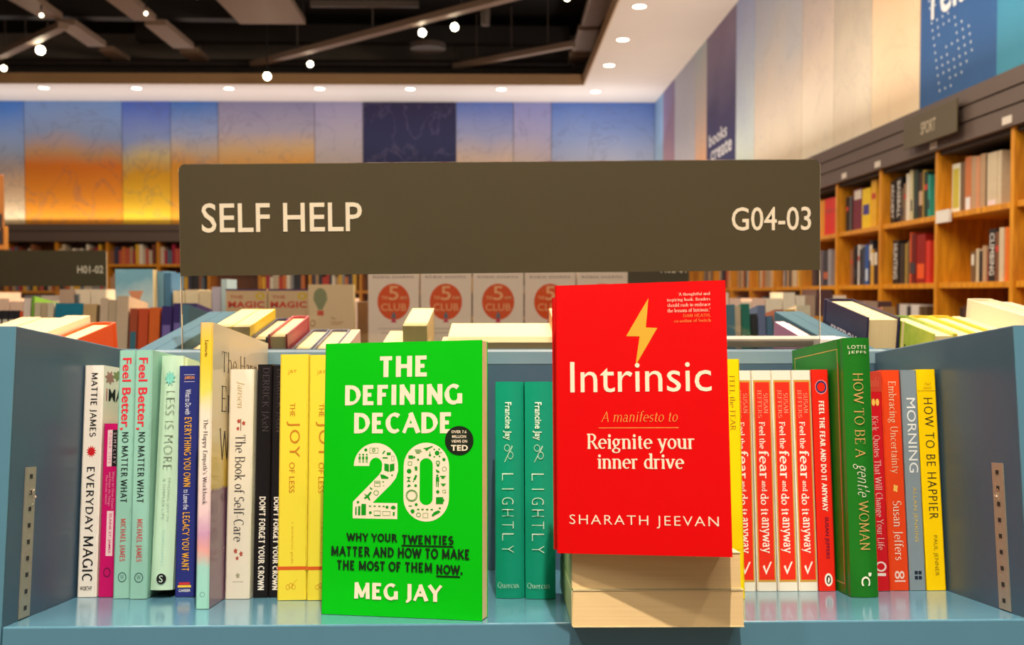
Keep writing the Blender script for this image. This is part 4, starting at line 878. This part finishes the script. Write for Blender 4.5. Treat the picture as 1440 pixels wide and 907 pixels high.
# ------------------------------------------------------------------ SELF HELP sign
def rrect(x0, x1, z0, z1, r, corners=(1, 1, 1, 1)):
    P_ = []
    for (cx, cz, a, on) in ((x1-r, z1-r, 0, corners[1]), (x0+r, z1-r, 90, corners[0]), (x0+r, z0+r, 180, corners[3]), (x1-r, z0+r, 270, corners[2])):
        if on: P_ += [(cx+r*math.cos(R(a+k*15)), cz+r*math.sin(R(a+k*15))) for k in range(7)]
        else: P_.append((x1 if a in (0, 270) else x0, z1 if a in (0, 90) else z0))
    return P_
SY = 1.045
def sign(label, M, code, name_=None, s=1.0, low=.085, posts=0):
    r = thing('category_sign', label, 'sign', M)
    wd, hh = .670*s, .1158*s
    MB().prism(rrect(-wd/2, wd/2, -low*s, hh+.0008, .007*s, (1, 1, 0, 0)), 0, .003, 1).build('acrylic_sheet', acrylic_mat(), r)
    e = .0005
    MB().box(-wd/2-e, -wd/2, .0, .003, -low*s, hh*.96).box(wd/2, wd/2+e, 0, .003, -low*s, hh*.96).build('sheet_edge', mat((226, 205, 175), .3), r)
    MB().prism(rrect(-wd/2, wd/2, 0, hh, .007*s, (1, 1, 0, 0)), -.0012, -.0002, 1).build('sign_panel', mat((66, 56, 36), .5, .04, 20, .3, kind='film'), r)
    if posts:
        for px_ in (-.7, .7): MB().box(wd/2*px_-.006, wd/2*px_+.006, .004, .016, -posts, -low*s*.2).build('post', mat((120, 120, 122), .4, kind='metal'), r)
    def tx(txt, sty, x0, x1, z0, z1):
        V, F = text_geo(txt, sty); me = bpy.data.meshes.new('lettering'); me.from_pydata([((x0+(x1-x0)*u), -.0017, z0+(z1-z0)*v) for u, v in V], [], F)
        me.materials.append(ink((208, 192, 168))); link('lettering', me, r)
    k = wd/897
    if name_: tx(name_, 'mid', -wd/2+31*k, -wd/2+254*k, hh-95*k, hh-54*k)
    tx(code, 'mid', wd/2-125*k, wd/2-13*k, hh-99*k, hh-66*k)
    return r
zc = EYE-(384.5-414)*SY/1400
sign('large olive brown acrylic sign reading SELF HELP above the front shelf', T((703-700)*SY/1400+.002, SY, zc) @ RY(-R(.57)), 'G04-03', 'SELF HELP')
sign('blurred olive brown sign plate at far left behind, ending H01-02', T((152-700)*3.0/1400-.305, 3.0, EYE+11*3/1400), 'H01-02', None, .92, .13, EYE+11*3/1400)
sign('blurred olive brown sign plate seen through the gap above the red cover', T((968-700)*3.0/1400-.305, 3.0, EYE+12*3/1400), 'H02-01', None, .92, .13, EYE+12*3/1400)

# ------------------------------------------------------------------ books on the units behind (spines away, page ends to the viewer)
def rb(label, M0, ox, X, T_, H_, rgb, D_=.132, s=.085, page=CREAM, hard=False, items=(), group='books on the shelves behind the sign', X0=.012):
    """X = world left edge of the book"""
    lx = -(X-ox)-T_
    return book(label, M0 @ T(lx, s, .0003), T_, D_, H_, rgb, group=group, hard=hard, items=items, page=page, rough=.4)
OM, OLx, OQ = .012, .012-2*(WR+.018), .012+2*(WR+.018)
rb('cream edged book at the left end of the middle rear shelf', MR, OM, -.346, .026, .200, (150, 130, 105))
rb('pale paperback with thin yellow edge, left of the bright yellow one', MR, OM, -.3185, .0200, .228, (240, 220, 150))
rb('bright yellow sided paperback on the middle rear shelf', MR, OM, -.298, .0210, .228, (240, 205, 40))
rb('navy edged hardback, left of the pink sided one', MR, OM, -.2765, .0190, .216, (64, 60, 84), hard=True)
rb('hardback with a pink red side on the middle rear shelf', MR, OM, -.2570, .0215, .219, (178, 66, 74), hard=True)
rb('grey edged hardback right of the pink sided one', MR, OM, -.2325, .0225, .202, (96, 92, 108), hard=True)
rb('second grey edged hardback, farther right on the rear shelf', MR, OM, -.2085, .0240, .202, (110, 104, 116), hard=True)
rb('pale pink edged paperback behind the green cover', MR, OM, -.1830, .0110, .202, (225, 190, 180))
rb('short cream paperback left of the thick brown page block', MR, OM, -.133, .022, .203, (226, 204, 170), s=.10)
rb('thick paperback with brownish page ends standing behind the green cover', MR, OM, -.1065, .0270, .229, (214, 190, 140), page=(236, 208, 150))
# pile of lying paperbacks between the green and the red cover
z0 = 0
for i in range(6):
    top = i == 5; th = .0170 if top else .0385; hh = .130 if top else .098
    M = MR @ T(-.055+(.004 if i < 4 else (.001 if i == 4 else -.006)), .094+.002*(i % 2), z0+.0003) @ Matrix(((0, 1, 0, 0), (0, 0, 1, 0), (1, 0, 0, 0), (0, 0, 0, 1)))
    r_ = thing('book', 'cream coloured book lying in the pile behind the green cover, %s from the bottom' % ORD[i], 'book', M, 'pile of cream books lying on the rear shelf')
    book_parts(r_, th, .134-.004*(i == 5), hh, (220, 194, 146), page=(216, 190, 142), rough=.6); z0 += th+.0004
rb('cream paperback at the left of the tan spine behind the red cover', MR, OM, .0640, .0100, .229, (214, 150, 100))
rb('tan paperback behind the top left corner of the red cover', MR, OM, .0755, .0140, .215, (150, 120, 80))
rb('mauve sided paperback at the right end of the middle rear shelf', MR, OM, .3480, .0060, .212, (160, 108, 140), page=(245, 225, 225))
rb('pink edged paperback beside the mauve one', MR, OM, .3545, .0060, .212, (226, 196, 210), page=(235, 225, 220))
rb('thin purple edged paperback beside the blue side panel', MR, OM, .3610, .0055, .210, (110, 90, 130))
o = thing('book', 'white covered book lying flat behind the front shelf', 'book', T(.215, 1.052, 1.2932), None)
MB().box(0, .165, 0, .07, 0, .0095).build('cover', mat((226, 214, 204), .4), o, .001); MB().box(.002, .12, -.001, .05, .001, .007).build('pages', page_mat((160, 150, 140), 2), o)
# rear right unit
rb('thick hardback with a dark navy jacket on the right rear shelf', MQ, OQ, .411, .037, .240, (44, 38, 62), .150, .080, hard=True, items=[('f', 'T', 'FREEDOM', 'bold', (200, 190, 200), .22, .80, .11, .16)])
rb('lime green edged book beside the navy hardback', MQ, OQ, .4495, .004, .236, (170, 190, 40), .150, .080)
BG_ = ramp_mat('striped_jacket', [(0, (110, 140, 50)), (.5, (150, 170, 60)), (1, (190, 190, 80))], 1, 0, .132, .4, .9, 70)
for i in range(3):
    rb('yellow and green jacketed book on the right rear shelf, %s from the left' % ORD[i], MQ, OQ, .494+i*.0255, .0245, .2185, BG_ if i == 0 else (214, 180, 50), .132, .080, hard=True,
       items=[('f', 'T', 'BEN', 'heavy', (20, 26, 16), .16, .44, .12, .21)] if i == 0 else (), group='yellow green jacketed books')
rb('short pale green edged paperback before the tall cream one', MQ, OQ, .5725, .0100, .2185, (214, 210, 160))
rb('pale paperback between the short one and the tall cream one', MQ, OQ, .583, .0090, .217, (222, 210, 170))
rb('tall cream hardback near the right edge of the right rear shelf', MQ, OQ, .5930, .030, .240, (226, 212, 180), .140, .080, hard=True)
rb('white paperback beside the tall cream hardback at the far right', MQ, OQ, .6240, .024, .236, (236, 226, 210), .140, .080)
# rear left unit
rb('orange sided book on the left rear shelf', ML, OLx, -.506, .030, .211, (232, 84, 30), hard=True)
rb('thick cream paperback left of the orange sided book', ML, OLx, -.536, .0285, .220, (238, 214, 174))
rb('cream paperback on the left rear shelf, second left of the orange one', ML, OLx, -.567, .022, .217, (240, 216, 180))
rb('cream paperback on the left rear shelf, farthest left in view', ML, OLx, -.592, .024, .218, (232, 205, 165))

# ------------------------------------------------------------------ next row of shelves (about 2.3 m away), spines to the viewer
M2L = U(-1.055, 2.18); unit('blurred blue display shelf in the row beyond, at the left', M2L, .355)
M2R = U(.882, 2.18); unit('blurred blue display shelf in the row beyond, at the right', M2R, .355)
def r2(label, M0, ox, x0, x1, top, rgb, band=None, s=.12, D_=.13, dz_=0, txt=None):
    Y = 2.18+s+.028; X0 = (x0-700)*Y/1400; X1 = (x1-700)*Y/1400
    z = EYE-(top-414)*Y/1400; H_ = (z-1.1166+s*math.sin(TILT))/math.cos(TILT)-dz_
    M = M0 @ T(X0-ox, s, .0003+dz_)
    return small_book(label, M, X1-X0-.0012, D_, H_, rgb, 'blurred books in the row beyond', band=band, txt=txt)
PU = (56, 36, 104)
for i, (a, b, tp, c, bd, nm) in enumerate([
    (0, 9, 437, K, (.1, .9, 225, 215, 190), 'black and white striped spine, first of four at the left edge'), (9, 18, 437, K, (.1, .9, 225, 215, 190), 'black and white striped spine, second of four at the left edge'),
    (18, 27, 437, K, (.1, .9, 225, 215, 190), 'black and white striped spine, third of four at the left edge'), (27, 33, 437, K, None, 'black spine, fourth at the left edge'),
    (33, 38, 438, (210, 80, 40), None, 'thin orange spine beside the black striped ones'), (38, 48, 420, (228, 205, 190), None, 'pale pink tall spine left of the green book'),
    (49, 53, 417, (120, 170, 50), None, 'green book standing tall left of the beige spines'), (53, 62, 426, (205, 185, 150), None, 'beige spine before the green book, left one'), (62, 71, 426, (190, 165, 130), None, 'beige spine before the green book, middle one'), (71, 80, 426, (214, 196, 165), None, 'beige spine before the green book, right one'),
    (82, 121, 427, (10, 116, 142), (.3, .75, 30, 150, 160), 'wide teal book in the row beyond'), (121, 140, 428, (196, 160, 110), None, 'tan spine right of the wide teal book'), (140, 144, 430, (95, 70, 40), None, 'thin brown spine in the row beyond'),
    (144, 156, 420, (205, 178, 150), None, 'beige tall spine, left of three above the orange book'), (156, 167, 422, (190, 165, 135), None, 'beige tall spine, middle of three above the orange book'), (167, 184, 417, (204, 176, 146), None, 'beige tall spine, right of three above the orange book'),
    (186, 197, 434, (170, 72, 40), (.15, .75, 50, 110, 125), 'orange and teal spine in the row beyond'), (198, 212, 434, (206, 76, 34), (.2, .4, 225, 140, 60), 'red orange spine, left of two'), (213, 228, 433, (224, 100, 30), (.1, .3, 235, 150, 70), 'orange spine, right of two'),
    (230, 245, 431, PU, (.4, .8, 120, 100, 170), 'purple spine, left of three'), (246, 261, 427, PU, (.4, .8, 120, 100, 170), 'purple spine, middle of three'), (262, 279, 427, PU, (.4, .8, 120, 100, 170), 'purple spine, right of three')]):
    r2(nm, M2L, -1.055, a, b, tp, c, bd)
for a, b, tp, c, nm in [(1023, 1043, 431, (214, 190, 160), 'wide beige spine right of the red cover'), (1044, 1056, 428, (20, 120, 100), 'dark teal spine in the row beyond, right part'), (1057, 1066, 442, (36, 34, 36), 'short black spine beside the dark teal one'), (1067, 1078, 430, (110, 122, 160), 'lavender blue spine beside the short black one'), (1079, 1088, 445, (80, 120, 150), 'short steel blue spine at the end of the group'),
                        (1090, 1104, 436, (190, 110, 80), 'brownish orange spine behind the mauve book'), (1106, 1120, 436, (214, 160, 60), 'mustard spine behind the blue side panel'), (1122, 1142, 430, (236, 220, 190), 'cream spine behind the blue side panel'), (1150, 1200, 445, (226, 150, 40), 'wide mustard spine hidden behind the navy hardback'), (1215, 1243, 434, (226, 130, 140), 'pink spine above the lime edge'), (1244, 1262, 432, (190, 140, 90), 'brown spine beside the pink one')]:
    r2(nm, M2R, .882, a, b, tp, c)

# plinth beyond with the face-out books
o = thing('display_plinth', 'blue plinth in the row beyond carrying the face-out books', 'plinth')
MB().box(-1.35, .45, 2.62, 3.0, 1.150, 1.190).build('top_board', BLUE, o, .002); MB().box(-1.33, .43, 2.64, 2.98, 0, 1.15).build('body', BLUED, o)
def fo(label, x0, x1, top, rgb, items, group=None, th=.022, Y=2.65, H_=None, yaw=0, page=CREAM, z0=1.19, hard=False):
    X0 = (x0-700)*Y/1400; W_ = (x1-x0)*Y/1400; zt = EYE-(top-414)*Y/1400; H_ = H_ or zt-z0
    return book(label, T(X0, Y, z0+.0003) @ RZ(yaw) @ RZ(-PI/2), th, W_, H_, rgb, group=group, items=items, page=page, hard=hard, rough=.5)
OG = (222, 84, 36); PK = (236, 214, 198)
for i in range(5):
    x0 = 520+72.6*i
    it = [('f', 'T', 'ROBIN SHARMA', 'wide', (120, 90, 90), .10, .90, .045, .075), ('f', 'O', 0, 0, OG, .18, .82, .14, .58), ('f', 'T', '5', 'mid', (240, 170, 120), .40, .60, .17, .34), ('f', 'T', 'AM', 'bold', (240, 170, 120), .62, .76, .29, .33), ('f', 'T', 'THE', 'bold', (240, 170, 120), .26, .38, .29, .33),
          ('f', 'T', 'CLUB', 'bold', (240, 160, 110), .25, .75, .38, .47), ('f', 'P', [(0, 0), (1, 0), (.75, 1), (.25, 1)], 0, (110, 110, 120), .45, .55, .49, .56), ('f', 'P', [(0, 0), (1, 0), (.6, 1), (.4, 1)], 0, (200, 50, 90), .44, .56, .56, .61),
          ('f', 'R', 0, 0, (190, 165, 155), .2, .8, .68, .69), ('f', 'R', 0, 0, (190, 165, 155), .25, .75, .73, .74)]
    fo('pale face-out book with an orange disc, %s of five in a row' % ORD[i], x0, x0+70.5, 383.5, PK, it, 'pale face-out books with an orange disc', .026, spine=None) if False else fo('pale face-out book with an orange disc, %s of five in a row' % ORD[i], x0, x0+70.5, 383.5, PK, it, 'pale face-out books with an orange disc', .026)
for i, x0 in enumerate((322, 380.5)):
    it = [('f', 'T', 'THE', 'bold', (190, 90, 70), .1, .42, .22, .33), ('f', 'T', 'MAGIC', 'heavy', (206, 60, 44), .06, .94, .42, .64), ('f', 'R', 0, 0, (84, 60, 100), 0, 1, 0, .06), ('f', 'Q', .5, 0, (214, 180, 40), .72, .95, .12, .36)]
    it = [tuple([*q[:7], q[7]*.45, q[8]*.45]) for q in it]
    fo('beige face-out book with red lettering and a purple top edge, %s of two' % ['left', 'right'][i], x0, x0+57, 407, (214, 180, 140), it, 'beige face-out books with red lettering', .02)
it = [('f', 'P', [(.5+.32*math.cos(R(a)), .42+.42*math.sin(R(a))) if -10 < a < 190 or True else 0 for a in range(0, 360, 20)], 0, (140, 142, 104), .04, .50, .0, .30), ('f', 'P', [(.38, 0), (.62, 0), (.95, 1), (.05, 1)], 0, (140, 142, 104), .09, .45, .20, .36),
      ('f', 'R', 0, 0, (206, 60, 40), .20, .34, .37, .44), ('f', 'T', 'The', 'sans', (150, 100, 60), .5, .6, .46, .50), ('f', 'R', 0, 0, (190, 120, 80), .5, .78, .53, .54), ('f', 'R', 0, 0, (190, 120, 80), .5, .72, .56, .57), ('f', 'Q', .7, 0, (150, 120, 80), .04, .16, .5, .6)]
fo('beige face-out book with a green hot air balloon on its cover', 437, 500, 401, (226, 196, 156), it, None, .03)
skyc = ramp_mat('sky_cover', [(0, (236, 226, 205)), (.5, (240, 220, 200)), (.75, (200, 222, 225)), (1, (120, 175, 200))], 2, 0, .2, .4, .6, 14)
fo('pale blue sky covered face-out book at the left, standing highest', 172, 222, 380, skyc, [('f', 'P', [(0, 1), (.5, 0), (1, 1)], 0, (226, 150, 110), .35, .75, .25, .45)], None, .05, yaw=.12)
def lilac(label, x0, x1, top, rgb, Y=2.66, D_=.1):
    X0 = (x0-700)*Y/1400; X1 = (x1-700)*Y/1400; z = EYE-(top-414)*Y/1400
    return small_book(label, T(X0, Y, 1.1905), X1-X0, D_, z-1.1905, rgb, 'blurred books on the plinth')
lilac('steel blue spine right of the sky covered book', 224, 233, 382, (110, 160, 190)); lilac('darker blue spine beside the steel blue one', 234, 243, 384, (70, 120, 160))
lilac('lilac white spine left of the beige red lettered pair', 300, 312, 404, (196, 186, 206)); lilac('pale blue tall spine left of the beige red lettered pair', 313, 321, 393, (190, 212, 222))
lilac('cream end of a book pile on the plinth, left one', 246, 262, 409, (240, 222, 186), D_=.2); lilac('cream end of a book pile on the plinth, middle one', 263, 281, 408, (244, 224, 190), D_=.2); lilac('cream end of a book pile on the plinth, right one', 282, 299, 409, (236, 214, 178), D_=.2)
lilac('brown spine between the balloon book and the disc books', 503, 518, 425, (140, 96, 50)); 
# third row: page tops of more books
t = thing('display_plinth', 'long low plinth of the third row, mostly hidden by books', 'plinth')
MB().box(-3.3, 1.45, 3.25, 3.75, 1.09, 1.12).build('top_board', BLUED, t); MB().box(-3.2, 1.4, 3.3, 3.7, 0, 1.09).build('body', BLUED, t)
x = -2.4; i = 0
side = {0: 'left', 1: 'right'}
PAL3 = [(240, 215, 190), (236, 200, 185), (225, 190, 170), (214, 160, 150), (240, 226, 205), (180, 150, 130), (120, 110, 110), (226, 205, 180), (90, 60, 60)]
while x < 1.3:
    tk = round(random.uniform(.03, .06), 3); h = random.choice([.205, .215, .225, .235, .245])
    pxx = 700+x*1400/3.35
    if pxx < 330 or 430 < pxx < 530 or pxx > 990:
        rgb = random.choice(PAL3)
        small_book('%s book in the third row, %s from its left end' % (cname(rgb), ORD[i] if i < 20 else 'twenty-'+ORD[i-20] if i < 29 else 'thirtieth' if i == 29 else 'fortieth' if i == 39 else 'fiftieth' if i == 49 else 'thirty-'+ORD[i-30] if i < 39 else 'forty-'+ORD[i-40] if i < 49 else 'fifty-'+ORD[i-50]), T(x, 3.3, 1.1205), tk, .16, h, rgb, 'blurred books in the third row'); i += 1
    x += tk+.003

# ------------------------------------------------------------------ kiosk and post at the left edge
k = thing('wooden_kiosk', 'wooden framed notice box at the far left edge', 'kiosk', T((18-700)*4.0/1400, 4.0, 0) @ RZ(R(26)))
zk = lambda y: EYE+(414-y)*4.0/1400
MB().box(-.62, -.013, 0, .3, zk(352), zk(248)).build('cabinet', wood_mat((170, 104, 36)), k, .003)
MB().box(-.62, 0, -.02, .0, zk(352), zk(346)).box(-.016, 0, -.02, 0, zk(346), zk(320)).build('frame', wood_mat((196, 126, 46)), k)
MB().box(-.60, -.021, -.008, 0, zk(344), zk(303)).build('screen', mat((54, 44, 42), .3), k)
MB().cyl((-.050, -.012, zk(324)), .020, .020, .003, 1, 18).build('emblem', mat((226, 140, 40), .4), k)
MB().box(-.42, -.12, .05, .25, 0, zk(352)).build('stand', mat((60, 45, 35), .5), k)
p_ = struct(MB().box(-2.42, (5-700)*4.55/1400, 4.35, 4.55, 0, 4.6).build('trim_1', mat((58, 44, 58), .6)))

# the many tiny books of the far bookcases, too many and too small to pick apart
me = bpy.data.meshes.new('book'); me.from_pydata(FAR['v'], [], FAR['f'])
for m in FAR['mats']: me.materials.append(m)
for p, i in zip(me.polygons, FAR['mi']): p.material_index = i
bm = bmesh.new(); bm.from_mesh(me); bmesh.ops.recalc_face_normals(bm, faces=bm.faces); bm.to_mesh(me); bm.free()
tag(link('book', me), 'tiny blurred books filling the shelves of the far bookcases', 'books', None, 'stuff')
